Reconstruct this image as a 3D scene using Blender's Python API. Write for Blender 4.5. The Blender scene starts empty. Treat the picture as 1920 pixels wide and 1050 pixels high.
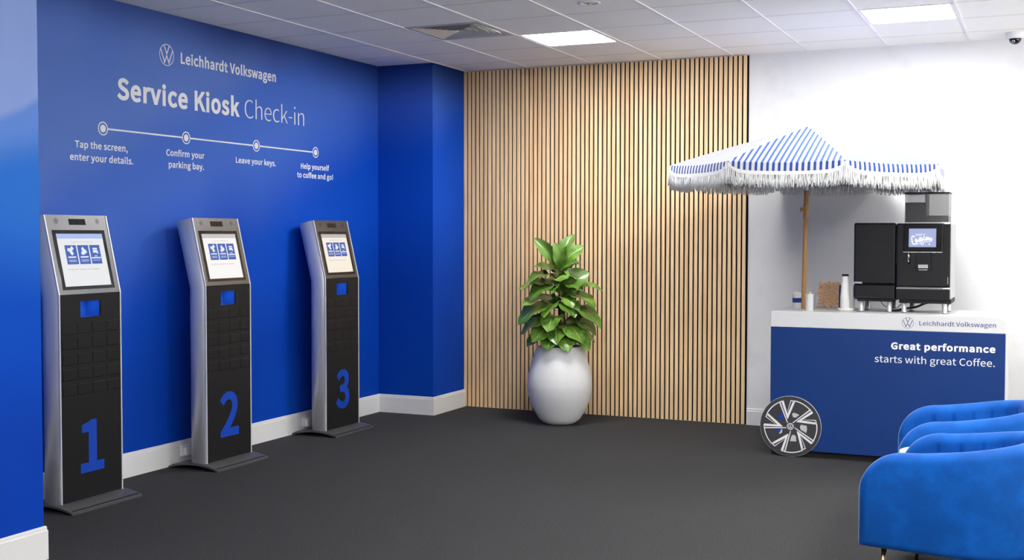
import bpy, bmesh, json, math, random
from mathutils import Matrix, Vector, geometry
R = math.radians
PI = math.pi
rnd = random.Random(7)
scene = bpy.context.scene
COL = scene.collection
H = 2.996                                   # ceiling height

# ------------------------------------------------------------------ camera, world, exposure
cam_data = bpy.data.cameras.new('camera')
cam_data.sensor_width = 36.0
cam_data.lens = 2259.3156 * 36.0 / 1920.0
cam_data.clip_start = 0.05
cam = bpy.data.objects.new('camera', cam_data)
COL.objects.link(cam)
_r = Vector((0.912465773, 0.409152031, 0.000910749))
_u = Vector((-0.01615601, 0.03380577, 0.99929783))
_f = Vector((-0.40883395, 0.91183978, -0.03745687))
M = Matrix((( _r.x, _u.x, -_f.x, 5.34369), (_r.y, _u.y, -_f.y, -9.66771), (_r.z, _u.z, -_f.z, 1.54223), (0, 0, 0, 1)))
cam.matrix_world = M
scene.camera = cam

world = bpy.data.worlds.new('world')
scene.world = world
world.use_nodes = True
wt = world.node_tree
_tc = wt.nodes.new('ShaderNodeTexCoord'); _sp = wt.nodes.new('ShaderNodeSeparateXYZ'); _mr = wt.nodes.new('ShaderNodeMapRange')
wt.links.new(_tc.outputs['Generated'], _sp.inputs[0]); wt.links.new(_sp.outputs[2], _mr.inputs[0])
_mr.inputs[1].default_value = -0.30; _mr.inputs[2].default_value = -0.12        # bright lower part added to throw light onto the ceiling, dim above
_mr.inputs[3].default_value = 9.0; _mr.inputs[4].default_value = 0.9
wt.links.new(_mr.outputs[0], wt.nodes['Background'].inputs[1])
wt.nodes['Background'].inputs[0].default_value = (1.0, 0.97, 0.92, 1)

vs = scene.view_settings
vs.view_transform = 'Standard'
vs.look = 'None'
vs.gamma = 1.0
vs.exposure = 0.22
vs.use_curve_mapping = False
scene.cycles.use_denoising = True
scene.cycles.max_bounces = 10
scene.cycles.diffuse_bounces = 5
scene.cycles.sample_clamp_indirect = 8.0
PANEL_L = 58.0                               # radiance of the ceiling light diffusers

# ------------------------------------------------------------------ node helpers
def lin(*c):
    out = []
    for v in c:
        v /= 255.0
        out.append(v / 12.92 if v <= 0.04045 else ((v + 0.055) / 1.055) ** 2.4)
    return tuple(out)

class NT:
    def __init__(self, name):
        self.m = bpy.data.materials.new(name)
        self.m.use_nodes = True
        self.t = self.m.node_tree
        self.b = self.t.nodes['Principled BSDF']
    def n(self, kind, **kw):
        nd = self.t.nodes.new(kind)
        for k, v in kw.items():
            if k.startswith('i_'):
                nd.inputs[int(k[2:]) if k[2:].isdigit() else k[2:].replace('_', ' ')].default_value = v
            else:
                setattr(nd, k, v)
        return nd
    def l(self, a, b):
        self.t.links.new(a, b)
    def math(self, op, a, b=None, clamp=False):
        nd = self.n('ShaderNodeMath', operation=op, use_clamp=clamp)
        for i, v in enumerate((a, b)):
            if v is None: continue
            if isinstance(v, (int, float)): nd.inputs[i].default_value = v
            else: self.l(v, nd.inputs[i])
        return nd.outputs[0]
    def mix(self, fac, a, b):
        nd = self.n('ShaderNodeMix', data_type='RGBA')
        for s, v in ((0, fac), (6, a), (7, b)):
            if isinstance(v, (int, float)): nd.inputs[s].default_value = v
            elif isinstance(v, tuple): nd.inputs[s].default_value = (*v[:3], 1)
            else: self.l(v, nd.inputs[s])
        return nd.outputs[2]
    def smooth(self, x, a, b):
        nd = self.n('ShaderNodeMapRange', interpolation_type='SMOOTHSTEP')
        self.l(x, nd.inputs[0]); nd.inputs[1].default_value = a; nd.inputs[2].default_value = b
        return nd.outputs[0]
    def noise(self, scale, detail=3, coords='Object', rough=0.5, stretch=None):
        tc = self.n('ShaderNodeTexCoord')
        out = tc.outputs[coords]
        if stretch:
            mp = self.n('ShaderNodeMapping'); mp.inputs['Scale'].default_value = stretch
            self.l(out, mp.inputs[0]); out = mp.outputs[0]
        nz = self.n('ShaderNodeTexNoise'); self.l(out, nz.inputs['Vector'])
        nz.inputs['Scale'].default_value = scale; nz.inputs['Detail'].default_value = detail
        nz.inputs['Roughness'].default_value = rough
        return nz.outputs[0]
    def bump(self, h, strength=0.3, dist=0.002):
        bp = self.n('ShaderNodeBump'); bp.inputs['Strength'].default_value = strength; bp.inputs['Distance'].default_value = dist
        self.l(h, bp.inputs['Height']); self.l(bp.outputs[0], self.b.inputs['Normal'])
    def set(self, **kw):
        for k, v in kw.items():
            k = k.replace('_', ' ')
            if isinstance(v, tuple): v = (*v[:3], 1)
            self.b.inputs[k].default_value = v
    def base(self, sock): self.l(sock, self.b.inputs['Base Color'])

def mat(name, col, rough=0.5, metal=0.0, var=0.06, scale=40, bump=0.0, stretch=None, spec=0.5, coat=0.0, trans=0.0, ior=1.45, dist=0.001):
    t = NT(name)
    nz = t.noise(scale, 3, stretch=stretch)
    dark = tuple(c * (1 - var) for c in col); light = tuple(min(1, c * (1 + var)) for c in col)
    t.base(t.mix(nz, dark, light))
    t.set(Roughness=rough, Metallic=metal, IOR=ior)
    t.b.inputs['Specular IOR Level'].default_value = spec
    if coat: t.b.inputs['Coat Weight'].default_value = coat; t.b.inputs['Coat Roughness'].default_value = 0.03
    if trans: t.b.inputs['Transmission Weight'].default_value = trans
    if bump: t.bump(nz, bump, dist)
    return t.m

def emis(name, col, strength, rough=0.4):
    t = NT(name)
    nz = t.noise(300, 1)
    c = t.mix(nz, tuple(v * 0.98 for v in col), col)
    t.set(Base_Color=(0.01, 0.01, 0.01), Roughness=rough)
    t.l(c, t.b.inputs['Emission Color']); t.b.inputs['Emission Strength'].default_value = strength
    return t.m

# ------------------------------------------------------------------ mesh helpers
class MB:
    """collects shapes into ONE mesh"""
    def __init__(self, M=None):
        self.bm = bmesh.new(); self.M = M or Matrix.Identity(4)
        self.uv = self.bm.loops.layers.uv.new('UVMap')
    def face(self, pts, uvs=None, smooth=False):
        vs_ = [self.bm.verts.new(self.M @ Vector(p)) for p in pts]
        f = self.bm.faces.new(vs_); f.smooth = smooth
        if uvs:
            for lp, w in zip(f.loops, uvs): lp[self.uv].uv = w
        return f
    def box(self, x0, x1, y0, y1, z0, z1, bev=0.0, seg=2):
        t = bmesh.new()
        v = [t.verts.new((x, y, z)) for x in (x0, x1) for y in (y0, y1) for z in (z0, z1)]
        for q in ((0, 1, 3, 2), (4, 6, 7, 5), (0, 4, 5, 1), (2, 3, 7, 6), (0, 2, 6, 4), (1, 5, 7, 3)):
            t.faces.new([v[i] for i in q])
        if bev:
            bmesh.ops.bevel(t, geom=list(t.edges), offset=bev, segments=seg, profile=0.5, affect='EDGES')
        self.merge(t)
    def merge(self, t, smooth=None):
        idx = {}
        for v in t.verts: idx[v] = self.bm.verts.new(self.M @ v.co)
        for f in t.faces:
            nf = self.bm.faces.new([idx[v] for v in f.verts])
            nf.smooth = f.smooth if smooth is None else smooth
        t.free()
    def grid(self, P, closed_u=False, closed_v=False, smooth=True, uv=None):
        """P[i][j] points"""
        n, m = len(P), len(P[0])
        V = [[self.bm.verts.new(self.M @ Vector(p)) for p in row] for row in P]
        for i in range(n if closed_u else n - 1):
            for j in range(m if closed_v else m - 1):
                i2, j2 = (i + 1) % n, (j + 1) % m
                try: f = self.bm.faces.new((V[i][j], V[i2][j], V[i2][j2], V[i][j2]))
                except ValueError: continue
                f.smooth = smooth
                if uv:
                    for lp, (a, b) in zip(f.loops, ((i, j), (i + 1, j), (i + 1, j + 1), (i, j + 1))):
                        lp[self.uv].uv = uv(a, b)
        return V
    def lathe(self, prof, n=32, center=(0, 0, 0), cap0=False, cap1=False, smooth=True):
        cx, cy, cz = center
        P = [[(cx + r * math.cos(2 * PI * k / n), cy + r * math.sin(2 * PI * k / n), cz + z) for k in range(n)] for r, z in prof]
        V = self.grid(P, closed_v=True, smooth=smooth)
        if cap0: self.bm.faces.new(V[0][::-1])
        if cap1: self.bm.faces.new(V[-1])
    def tube(self, path, r, n=10, caps=True):
        path = [Vector(p) for p in path]
        rows = []
        for i, p in enumerate(path):
            a = path[max(0, i - 1)]; b = path[min(len(path) - 1, i + 1)]
            d = (b - a).normalized()
            s = d.cross(Vector((0, 0, 1)))
            if s.length < 1e-3: s = d.cross(Vector((0, 1, 0)))
            s.normalize(); w = s.cross(d)
            rr = r[i] if isinstance(r, (list, tuple)) else r
            rows.append([p + rr * (math.cos(2 * PI * k / n) * s + math.sin(2 * PI * k / n) * w) for k in range(n)])
        V = self.grid(rows, closed_v=True)
        if caps:
            self.bm.faces.new(V[0]); self.bm.faces.new(V[-1][::-1])
    def prism(self, poly, ax, a, b):
        """extrude 2D polygon along axis ax (0,1,2) from a to b"""
        def p3(q, t):
            l = list(q); l.insert(ax, t); return l
        A = [self.bm.verts.new(self.M @ Vector(p3(q, a))) for q in poly]
        B = [self.bm.verts.new(self.M @ Vector(p3(q, b))) for q in poly]
        n = len(poly)
        for i in range(n): self.bm.faces.new((A[i], A[(i + 1) % n], B[(i + 1) % n], B[i]))
        self.bm.faces.new(A[::-1]); self.bm.faces.new(B)
    def build(self, name, m, parent=None, bevel=0.0, loc=None):
        bmesh.ops.recalc_face_normals(self.bm, faces=list(self.bm.faces))
        me = bpy.data.meshes.new(name)
        self.bm.to_mesh(me); self.bm.free()
        me.materials.append(m)
        o = bpy.data.objects.new(name, me); COL.objects.link(o)
        if parent: o.parent = parent
        if loc: o.location = loc
        if bevel:
            md = o.modifiers.new('bevel', 'BEVEL'); md.width = bevel; md.segments = 2; md.limit_method = 'ANGLE'
        return o

def tag(o, label=None, cat=None, group=None, kind=None):
    if label: o['label'] = label
    if cat: o['category'] = cat
    if group: o['group'] = group
    if kind: o['kind'] = kind
    return o
def thing(name, label, cat, loc=(0, 0, 0), group=None):
    o = bpy.data.objects.new(name, None); COL.objects.link(o)
    o.location = loc; o.empty_display_size = 0.1
    return tag(o, label, cat, group)
def struct(o): o['kind'] = 'structure'; return o
def frame(o, right, up, nrm):
    r, u, n = Vector(right), Vector(up), Vector(nrm)
    return Matrix(((r.x, u.x, n.x, o[0]), (r.y, u.y, n.y, o[1]), (r.z, u.z, n.z, o[2]), (0, 0, 0, 1)))

# ------------------------------------------------------------------ lettering
GLYPHS = json.loads(r'''{"!":[113,[[[44,127,46,77,53,77],[60,77,68,77,69,127],[70,176,72,226,72,238],[72,250,72,262,62,262],[51,262,40,262,40,250],[41,238,41,226,42,176]],[[44,-5,56,-5,69,-5],[79,5,79,20,79,34],[69,44,56,44,44,44],[33,34,33,20,33,5]]]],",":[97,[[[24,-60,26,-67,58,-53],[77,-27,77,7,77,30],[67,44,50,44,37,44],[26,36,26,22,26,8],[37,-1,50,-1,51,-1],[52,0,54,0,53,-21],[40,-38,19,-48,21,-54]]]],"-":[121,[[[16,94,16,86,46,86],[76,86,106,86,106,94],[106,102,106,110,76,110],[46,110,16,110,16,102]]]],".":[97,[[[36,-5,49,-5,61,-5],[72,5,72,20,72,34],[61,44,49,44,36,44],[26,34,26,20,26,5]]]],"1":[194,[[[31,9,31,0,78,0],[125,0,172,0,172,9],[172,18,172,27,154,27],[137,27,120,27,120,103],[120,180,120,257,112,257],[104,257,96,257,82,249],[65,243,42,238,42,232],[42,225,42,218,58,218],[73,218,88,218,88,154],[88,90,88,27,69,27],[50,27,31,27,31,18]]]],"2":[194,[[[15,6,15,0,69,0],[123,0,177,0,177,9],[177,18,177,28,153,28],[129,28,106,28,93,28],[77,26,64,25,124,82],[165,134,165,186,165,231],[136,261,90,261,57,261],[35,246,14,224,20,218],[26,212,33,206,47,223],[65,235,86,235,118,235],[133,214,133,185,133,140],[96,89,15,19,15,13]]]],"3":[194,[[[52,-5,92,-5,138,-5],[175,23,175,69,175,104],[151,126,120,134,120,134],[120,135,120,136,148,145],[166,166,166,197,166,238],[134,261,91,261,62,261],[39,248,20,231,25,224],[31,217,37,210,51,225],[69,235,90,235,117,235],[133,219,133,195,133,167],[116,146,62,146,62,137],[62,129,62,121,122,121],[142,101,142,70,142,40],[121,22,90,22,61,22],[42,36,27,51,21,45],[16,38,10,31,27,12]]]],"A":[213,[[[30,86,1,0,12,0],[23,0,34,0,42,26],[51,52,59,78,90,78],[121,78,153,78,161,52],[169,26,177,0,189,0],[200,0,211,0,182,86],[153,171,124,257,112,257],[100,257,88,257,59,171]],[[93,104,67,104,71,117],[75,130,79,144,89,173],[97,200,105,230,106,230],[106,230,106,230,115,201],[123,173,132,144,136,130],[141,117,145,104,119,104]]]],"C":[223,[[[68,-5,132,-5,165,-5],[190,9,211,32,205,39],[199,46,193,53,176,35],[158,24,133,24,84,24],[54,64,54,129,54,193],[86,233,134,233,157,233],[173,223,187,209,193,216],[199,223,204,230,190,246],[165,261,134,261,69,261],[20,211,20,128,20,45]]]],"E":[206,[[[35,86,35,0,86,0],[136,0,187,0,187,9],[187,18,187,28,147,28],[107,28,68,28,68,59],[68,90,68,121,100,121],[132,121,165,121,165,130],[165,140,165,149,132,149],[100,149,68,149,68,176],[68,202,68,229,106,229],[145,229,183,229,183,238],[183,248,183,257,134,257],[85,257,35,257,35,171]]]],"G":[241,[[[69,-5,136,-5,171,-5],[199,8,215,25,215,61],[215,97,215,133,187,133],[159,133,131,133,131,124],[131,115,131,106,149,106],[167,106,186,106,186,84],[186,61,186,39,175,29],[158,24,139,24,84,24],[54,64,54,129,54,193],[87,233,139,233,165,233],[181,222,194,209,200,216],[206,223,212,230,197,245],[174,261,138,261,70,261],[20,211,20,128,20,45]]]],"H":[255,[[[35,86,35,0,46,0],[57,0,68,0,68,40],[68,81,68,121,107,121],[147,121,187,121,187,81],[187,40,187,0,198,0],[209,0,220,0,220,86],[220,171,220,257,209,257],[198,257,187,257,187,221],[187,185,187,149,147,149],[107,149,68,149,68,185],[68,221,68,257,57,257],[46,257,35,257,35,171]]]],"I":[103,[[[35,86,35,0,46,0],[57,0,68,0,68,86],[68,171,68,257,57,257],[46,257,35,257,35,171]]]],"K":[226,[[[35,86,35,0,46,0],[57,0,68,0,68,27],[68,54,68,81,82,99],[97,116,112,134,137,89],[163,45,189,0,201,0],[213,0,225,0,194,53],[163,106,132,159,159,192],[186,224,213,257,200,257],[188,257,176,257,140,214],[104,171,68,128,68,128],[68,128,68,128,68,171],[68,214,68,257,57,257],[46,257,35,257,35,171]]]],"L":[190,[[[35,86,35,0,84,0],[132,0,180,0,180,9],[180,18,180,28,143,28],[105,28,68,28,68,104],[68,180,68,257,57,257],[46,257,35,257,35,171]]]],"M":[284,[[[35,86,35,0,45,0],[55,0,64,0,64,47],[64,95,64,142,64,164],[62,195,60,218,61,218],[61,218,62,218,69,198],[75,179,82,159,99,115],[115,70,131,26,138,26],[145,26,153,26,169,70],[185,115,201,159,208,179],[215,198,222,218,222,218],[223,218,223,218,221,195],[219,164,219,142,219,95],[219,47,219,0,229,0],[239,0,249,0,249,86],[249,171,249,257,236,257],[223,257,210,257,194,211],[177,165,161,119,155,102],[150,84,143,66,143,66],[142,66,142,66,136,84],[130,102,123,119,107,165],[91,211,74,257,61,257],[48,257,35,257,35,171]]]],"S":[209,[[[70,-5,106,-5,160,-5],[194,28,194,68,194,106],[171,124,141,137,129,142],[116,147,104,153,84,161],[62,171,62,196,62,218],[81,233,110,233,133,233],[152,224,168,209,174,216],[179,223,185,230,167,248],[140,261,110,261,63,261],[29,233,29,193,29,156],[57,138,81,127,93,122],[105,117,118,111,142,100],[161,92,161,65,161,41],[141,24,107,24,80,24],[54,36,36,56,30,48],[23,41,17,33,39,10]]]],"T":[210,[[[89,76,89,0,99,0],[110,0,121,0,121,76],[121,153,121,229,147,229],[173,229,199,229,199,238],[199,248,199,257,136,257],[74,257,11,257,11,248],[11,238,11,229,37,229],[63,229,89,229,89,153]]]],"V":[201,[[[55,86,82,0,95,0],[107,0,120,0,147,86],[174,171,201,257,190,257],[179,257,168,257,155,210],[141,164,127,118,118,88],[112,63,102,33,102,33],[101,33,101,33,91,63],[85,88,76,118,62,164],[48,210,34,257,23,257],[12,257,0,257,28,171]]]],"a":[197,[[[44,-5,76,-5,99,-5],[121,8,139,23,139,23],[140,23,140,23,141,15],[142,8,143,0,152,0],[160,0,169,0,169,39],[169,78,169,117,169,164],[150,195,103,195,72,195],[46,181,29,170,33,163],[37,155,41,148,56,158],[76,168,98,168,129,168],[137,145,137,120,56,111],[21,91,21,49,21,15]],[[103,21,85,21,66,21],[51,30,51,51,51,76],[73,92,137,99,137,81],[137,64,137,46,119,30]]]],"b":[216,[[[98,-5,116,-5,159,-5],[199,33,199,98,199,157],[172,195,123,195,102,195],[81,183,63,168,63,180],[64,191,64,202,64,228],[64,253,64,279,54,279],[43,279,32,279,32,186],[32,93,32,0,41,0],[49,0,58,0,59,7],[60,13,61,20,61,20],[62,20,62,20,78,5]],[[142,22,111,22,98,22],[81,27,64,42,64,75],[64,109,64,142,82,159],[99,168,115,168,151,168],[165,140,165,98,165,51]]]],"c":[179,[[[57,-5,107,-5,130,-5],[152,5,169,19,164,26],[159,34,155,41,143,30],[127,22,110,22,75,22],[51,51,51,95,51,139],[76,168,111,168,126,168],[138,161,149,152,154,159],[160,166,165,173,152,185],[134,195,110,195,61,195],[18,158,18,95,18,32]]]],"d":[217,[[[49,-5,97,-5,120,-5],[140,8,155,22,155,22],[155,22,156,22,157,15],[158,7,159,0,167,0],[176,0,185,0,185,93],[185,186,185,279,174,279],[163,279,153,279,153,254],[153,230,153,206,153,195],[154,184,154,173,138,187],[123,195,101,195,57,195],[19,157,19,95,19,32]],[[121,22,104,22,71,22],[51,49,51,95,51,139],[76,168,106,168,122,168],[137,162,153,148,153,115],[153,82,153,48,137,31]]]],"e":[194,[[[58,-5,109,-5,135,-5],[155,4,172,15,168,22],[164,29,160,36,146,27],[131,21,113,21,77,21],[52,47,50,88,92,88],[135,88,178,88,179,92],[179,99,179,106,179,160],[152,195,103,195,60,195],[18,157,18,95,18,32]],[[83,110,49,110,53,148],[77,169,104,169,134,169],[151,149,151,110,117,110]]]],"f":[114,[[[12,172,12,164,20,164],[29,164,37,164,37,109],[37,55,37,0,48,0],[59,0,69,0,69,55],[69,109,69,164,83,164],[96,164,110,164,110,173],[110,181,110,190,96,190],[83,190,69,190,69,200],[69,210,69,220,69,245],[78,258,96,258,103,258],[111,256,118,252,120,261],[122,269,125,277,116,281],[105,283,93,283,55,283],[37,259,37,221,37,210],[37,200,37,190,29,190],[20,189,12,188,12,180]]]],"g":[197,[[[50,-88,96,-88,155,-88],[193,-57,193,-22,193,10],[170,23,126,23,114,23],[101,23,89,23,63,23],[56,32,56,44,56,55],[61,61,68,67,76,63],[87,60,96,60,135,60],[166,86,166,126,166,143],[159,157,150,166,163,166],[176,166,189,166,189,174],[189,182,189,190,167,190],[145,190,123,190,116,193],[107,195,96,195,58,195],[25,169,25,127,25,104],[37,86,50,76,50,76],[50,75,50,75,40,68],[29,55,29,39,29,24],[36,14,46,8,46,7],[46,7,46,6,28,-5],[18,-20,18,-37,18,-69]],[[118,82,96,82,74,82],[56,99,56,127,56,155],[74,172,96,172,119,172],[137,155,137,127,137,99]],[[138,-65,101,-65,66,-65],[46,-53,46,-32,46,-21],[51,-10,65,0,74,-2],[83,-3,90,-3,101,-3],[112,-3,123,-3,148,-3],[161,-9,161,-27,161,-47]]]],"h":[213,[[[32,93,32,0,43,0],[54,0,64,0,64,46],[64,92,64,138,83,157],[97,167,116,167,141,167],[152,152,152,116,152,77],[152,39,152,0,163,0],[174,0,184,0,184,40],[184,80,184,120,184,169],[166,195,126,195,100,195],[81,181,63,163,63,176],[64,189,64,202,64,228],[64,253,64,279,54,279],[43,279,32,279,32,186]]]],"i":[96,[[[32,63,32,0,43,0],[54,0,64,0,64,63],[64,127,64,190,54,190],[43,190,32,190,32,127]],[[36,229,48,229,61,229],[70,238,70,251,70,263],[61,271,48,271,36,271],[27,263,27,251,27,238]]]],"k":[193,[[[32,93,32,0,43,0],[53,0,64,0,64,17],[64,33,64,50,76,64],[88,78,99,92,118,61],[137,31,155,0,167,0],[178,0,190,0,166,38],[142,76,118,113,139,139],[160,165,181,190,169,190],[158,190,146,190,119,157],[92,123,65,90,65,90],[64,90,64,90,64,153],[64,216,64,279,53,279],[43,279,32,279,32,186]]]],"l":[99,[[[42,-5,66,-5,75,-5],[80,-3,84,-2,83,6],[81,15,80,23,76,22],[75,22,73,22,68,22],[64,26,64,36,64,117],[64,198,64,279,54,279],[43,279,32,279,32,198],[32,118,32,38,32,11]]]],"m":[324,[[[32,63,32,0,43,0],[54,0,64,0,64,46],[64,92,64,138,82,158],[98,167,112,167,136,167],[147,152,147,116,147,77],[147,39,147,0,158,0],[169,0,179,0,179,46],[179,92,179,138,197,158],[213,167,227,167,251,167],[263,152,263,116,263,77],[263,39,263,0,273,0],[284,0,294,0,294,40],[294,80,294,120,294,169],[276,195,237,195,214,195],[194,180,174,159,166,181],[151,195,121,195,99,195],[79,181,62,162,62,162],[62,162,62,162,61,172],[60,181,58,190,50,190],[41,190,32,190,32,127]]]],"n":[214,[[[32,63,32,0,43,0],[54,0,64,0,64,46],[64,92,64,138,83,157],[97,167,116,167,141,167],[152,152,152,116,152,77],[152,39,152,0,163,0],[174,0,184,0,184,40],[184,80,184,120,184,169],[166,195,126,195,100,195],[80,181,62,162,62,162],[62,162,62,162,61,172],[60,181,58,190,50,190],[41,190,32,190,32,127]]]],"o":[212,[[[60,-5,106,-5,153,-5],[194,32,194,95,194,158],[153,195,106,195,60,195],[18,158,18,95,18,32]],[[139,22,106,22,73,22],[51,51,51,95,51,139],[73,168,106,168,139,168],[161,139,161,95,161,51]]]],"p":[217,[[[32,10,32,-80,43,-80],[54,-80,64,-80,64,-59],[64,-37,64,-16,64,-5],[64,6,63,18,81,3],[99,-5,116,-5,159,-5],[199,33,199,98,199,157],[172,195,123,195,101,195],[79,182,62,168,62,168],[62,168,62,168,61,175],[60,183,58,190,50,190],[41,190,32,190,32,100]],[[142,22,111,22,98,22],[81,27,64,42,64,75],[64,109,64,142,83,159],[99,168,115,168,151,168],[165,140,165,98,165,51]]]],"r":[136,[[[32,63,32,0,43,0],[54,0,64,0,64,41],[64,81,64,122,77,154],[96,166,112,166,120,166],[124,165,131,163,133,172],[135,182,137,191,131,194],[125,195,116,195,95,195],[76,180,62,155,62,155],[62,155,62,155,61,167],[60,179,58,190,50,190],[41,190,32,190,32,127]]]],"s":[164,[[[55,-5,82,-5,127,-5],[151,21,151,52,151,88],[121,99,93,110,72,118],[52,125,52,143,52,158],[63,170,88,170,104,170],[118,163,131,153,136,160],[141,167,146,173,132,185],[111,195,87,195,46,195],[22,171,22,141,22,109],[50,96,77,86,98,78],[120,69,120,50,120,34],[108,20,83,20,60,20],[43,29,27,43,21,36],[16,29,11,22,29,7]]]],"t":[132,[[[51,-5,92,-5,104,-5],[116,-1,127,2,125,11],[123,19,121,27,114,24],[106,21,99,21,77,21],[70,35,70,58,70,93],[70,129,70,164,87,164],[104,164,121,164,121,173],[121,181,121,190,104,190],[87,190,70,190,70,208],[70,226,70,244,61,244],[52,244,43,244,42,226],[41,208,40,190,30,190],[19,189,9,188,9,180],[9,172,9,164,19,164],[28,164,38,164,38,129],[38,94,38,59,38,21]]]],"u":[213,[[[48,-5,88,-5,114,-5],[133,9,151,30,151,30],[151,30,152,30,152,20],[153,10,154,0,163,0],[172,0,181,0,181,63],[181,127,181,190,170,190],[159,190,149,190,149,145],[149,100,149,55,131,33],[117,23,97,23,72,23],[62,38,62,74,62,112],[62,151,62,190,51,190],[40,190,29,190,29,150],[29,110,29,70,29,21]]]],"v":[182,[[[50,63,73,0,86,0],[98,0,111,0,133,63],[155,127,178,190,167,190],[157,190,146,190,134,154],[122,118,110,82,105,63],[98,44,93,26,92,26],[92,26,91,26,85,44],[79,63,74,82,62,118],[50,154,38,190,27,190],[16,190,5,190,27,127]]]],"w":[281,[[[45,63,62,0,75,0],[87,0,99,0,108,34],[117,68,126,102,131,120],[135,138,139,157,140,157],[141,157,141,157,146,138],[149,120,154,103,163,68],[172,34,181,0,194,0],[207,0,220,0,237,63],[255,127,272,190,261,190],[251,190,241,190,232,153],[222,117,213,80,209,62],[206,45,202,27,201,27],[201,27,200,27,195,45],[191,62,187,80,177,117],[167,153,157,190,146,190],[136,190,126,190,116,153],[106,117,96,80,91,62],[87,45,83,27,83,27],[82,27,82,27,78,45],[74,62,70,80,61,117],[51,153,42,190,31,190],[20,190,9,190,27,127]]]],"x":[174,[[[26,33,5,0,16,0],[28,0,39,0,47,15],[56,30,64,44,71,56],[77,68,84,78,84,78],[85,78,85,78,93,68],[100,56,106,44,115,30],[125,15,134,0,146,0],[157,0,169,0,148,32],[127,64,106,96,126,127],[145,159,164,190,153,190],[142,190,131,190,123,176],[115,162,107,148,102,138],[96,127,91,117,90,117],[90,117,89,117,83,127],[76,138,70,148,62,162],[53,176,45,190,33,190],[22,190,10,190,29,160],[49,129,68,99,47,66]]]],"y":[182,[[[27,-82,35,-82,73,-82],[93,-53,106,-16,130,53],[154,121,178,190,167,190],[157,190,147,190,135,155],[124,120,112,85,107,68],[102,48,97,31,96,31],[96,31,95,31,89,49],[82,68,76,85,63,120],[51,155,38,190,27,190],[16,190,5,190,30,127],[55,63,81,0,79,-5],[78,-10,77,-15,69,-38],[55,-56,34,-56,29,-56],[23,-54,19,-53,17,-61],[15,-70,13,-78,19,-81]]]]," ":[78,[]]}''')
CAP = 0.257
_gl = {}
def glyph_tris(ch, off):
    """one glyph, outline grown (or shrunk) by off, as triangles"""
    key = (ch, round(off, 5))
    if key in _gl: return _gl[key]
    loops = []
    for sp in GLYPHS[ch][1]:
        pts = []
        n = len(sp)
        for i in range(n):
            a, b = sp[i], sp[(i + 1) % n]
            p0, p1, p2, p3 = (Vector((a[2], a[3])), Vector((a[4], a[5])), Vector((b[0], b[1])), Vector((b[2], b[3])))
            straight = abs((p3 - p0).cross(p1 - p0)) + abs((p3 - p0).cross(p2 - p0)) < 0.02 * max(1, (p3 - p0).length_squared)
            for k in range(1 if straight else 6):
                u = k / 6
                pts.append((p0 * (1 - u) ** 3 + p1 * 3 * u * (1 - u) ** 2 + p2 * 3 * u * u * (1 - u) + p3 * u ** 3) / 1000)
        cl_ = [p for i, p in enumerate(pts) if (p - pts[i - 1]).length > 2e-4]
        loops.append(cl_)
    area = sum(sum(l[i - 1].cross(l[i]) for i in range(len(l))) for l in loops)
    sg = 1 if area > 0 else -1                           # outer loops counter-clockwise or clockwise
    out = []
    for l in loops:
        q = []
        n = len(l)
        for i in range(n):
            d0 = (l[i] - l[i - 1]).normalized(); d1 = (l[(i + 1) % n] - l[i]).normalized()
            n0 = Vector((d0.y, -d0.x)) * sg; n1 = Vector((d1.y, -d1.x)) * sg
            m_ = n0 + n1
            if m_.length < 0.35: q += [l[i] + n0 * off, l[i] + n1 * off]; continue
            m_.normalize(); q.append(l[i] + m_ * off / max(0.45, m_.dot(n0)))
        out.append(q)
    V, Ed = [], []
    for q in out:
        b0 = len(V); V += q; Ed += [(b0 + i, b0 + (i + 1) % len(q)) for i in range(len(q))]
    r = geometry.delaunay_2d_cdt(V, Ed, [], 0, 1e-6)
    vs_, fs = r[0], r[2]
    keep = []
    for f in fs:
        c = sum((vs_[i] for i in f), Vector((0, 0))) / len(f); wn = 0
        for q in out:
            for i in range(len(q)):
                a, b = q[i - 1], q[i]
                if (a.y <= c.y) != (b.y <= c.y):
                    x_ = a.x + (c.y - a.y) * (b.x - a.x) / (b.y - a.y)
                    if x_ > c.x: wn += 1 if b.y > a.y else -1
        if wn * sg > 0: keep.append([tuple(vs_[i]) for i in f])
    _gl[key] = keep
    return keep
def lettering(name, lines, m, parent=None, Mx=None, thick=0.0008):
    """lines: (text, x, baseline, cap height, width or None, weight, align); one mesh of flat letters"""
    tris = []
    for text, x, y, cap, width, wt, align in lines:
        off = wt * 0.001; k = cap / (CAP + 2 * off); track = wt * 0.0016
        pen = 0.0; T = []
        for ch in text:
            T += [[(px + pen, py) for px, py in f] for f in glyph_tris(ch, off)]
            pen += GLYPHS[ch][0] / 1000 + track
        xs = [p[0] for f in T for p in f]; x0, x1 = min(xs), max(xs)
        kx = (width / (x1 - x0)) if width else k
        w = (x1 - x0) * kx
        sx = x if align == 'l' else (x - w if align == 'r' else x - w / 2)
        tris += [[((px - x0) * kx + sx, (py + off) * k + y) for px, py in f] for f in T]
    bm = bmesh.new()
    for f in tris: bm.faces.new([bm.verts.new((px, py, 0)) for px, py in f])
    bmesh.ops.remove_doubles(bm, verts=list(bm.verts), dist=1e-7)
    return finish_flat(name, bm, m, parent, Mx, thick)
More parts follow.
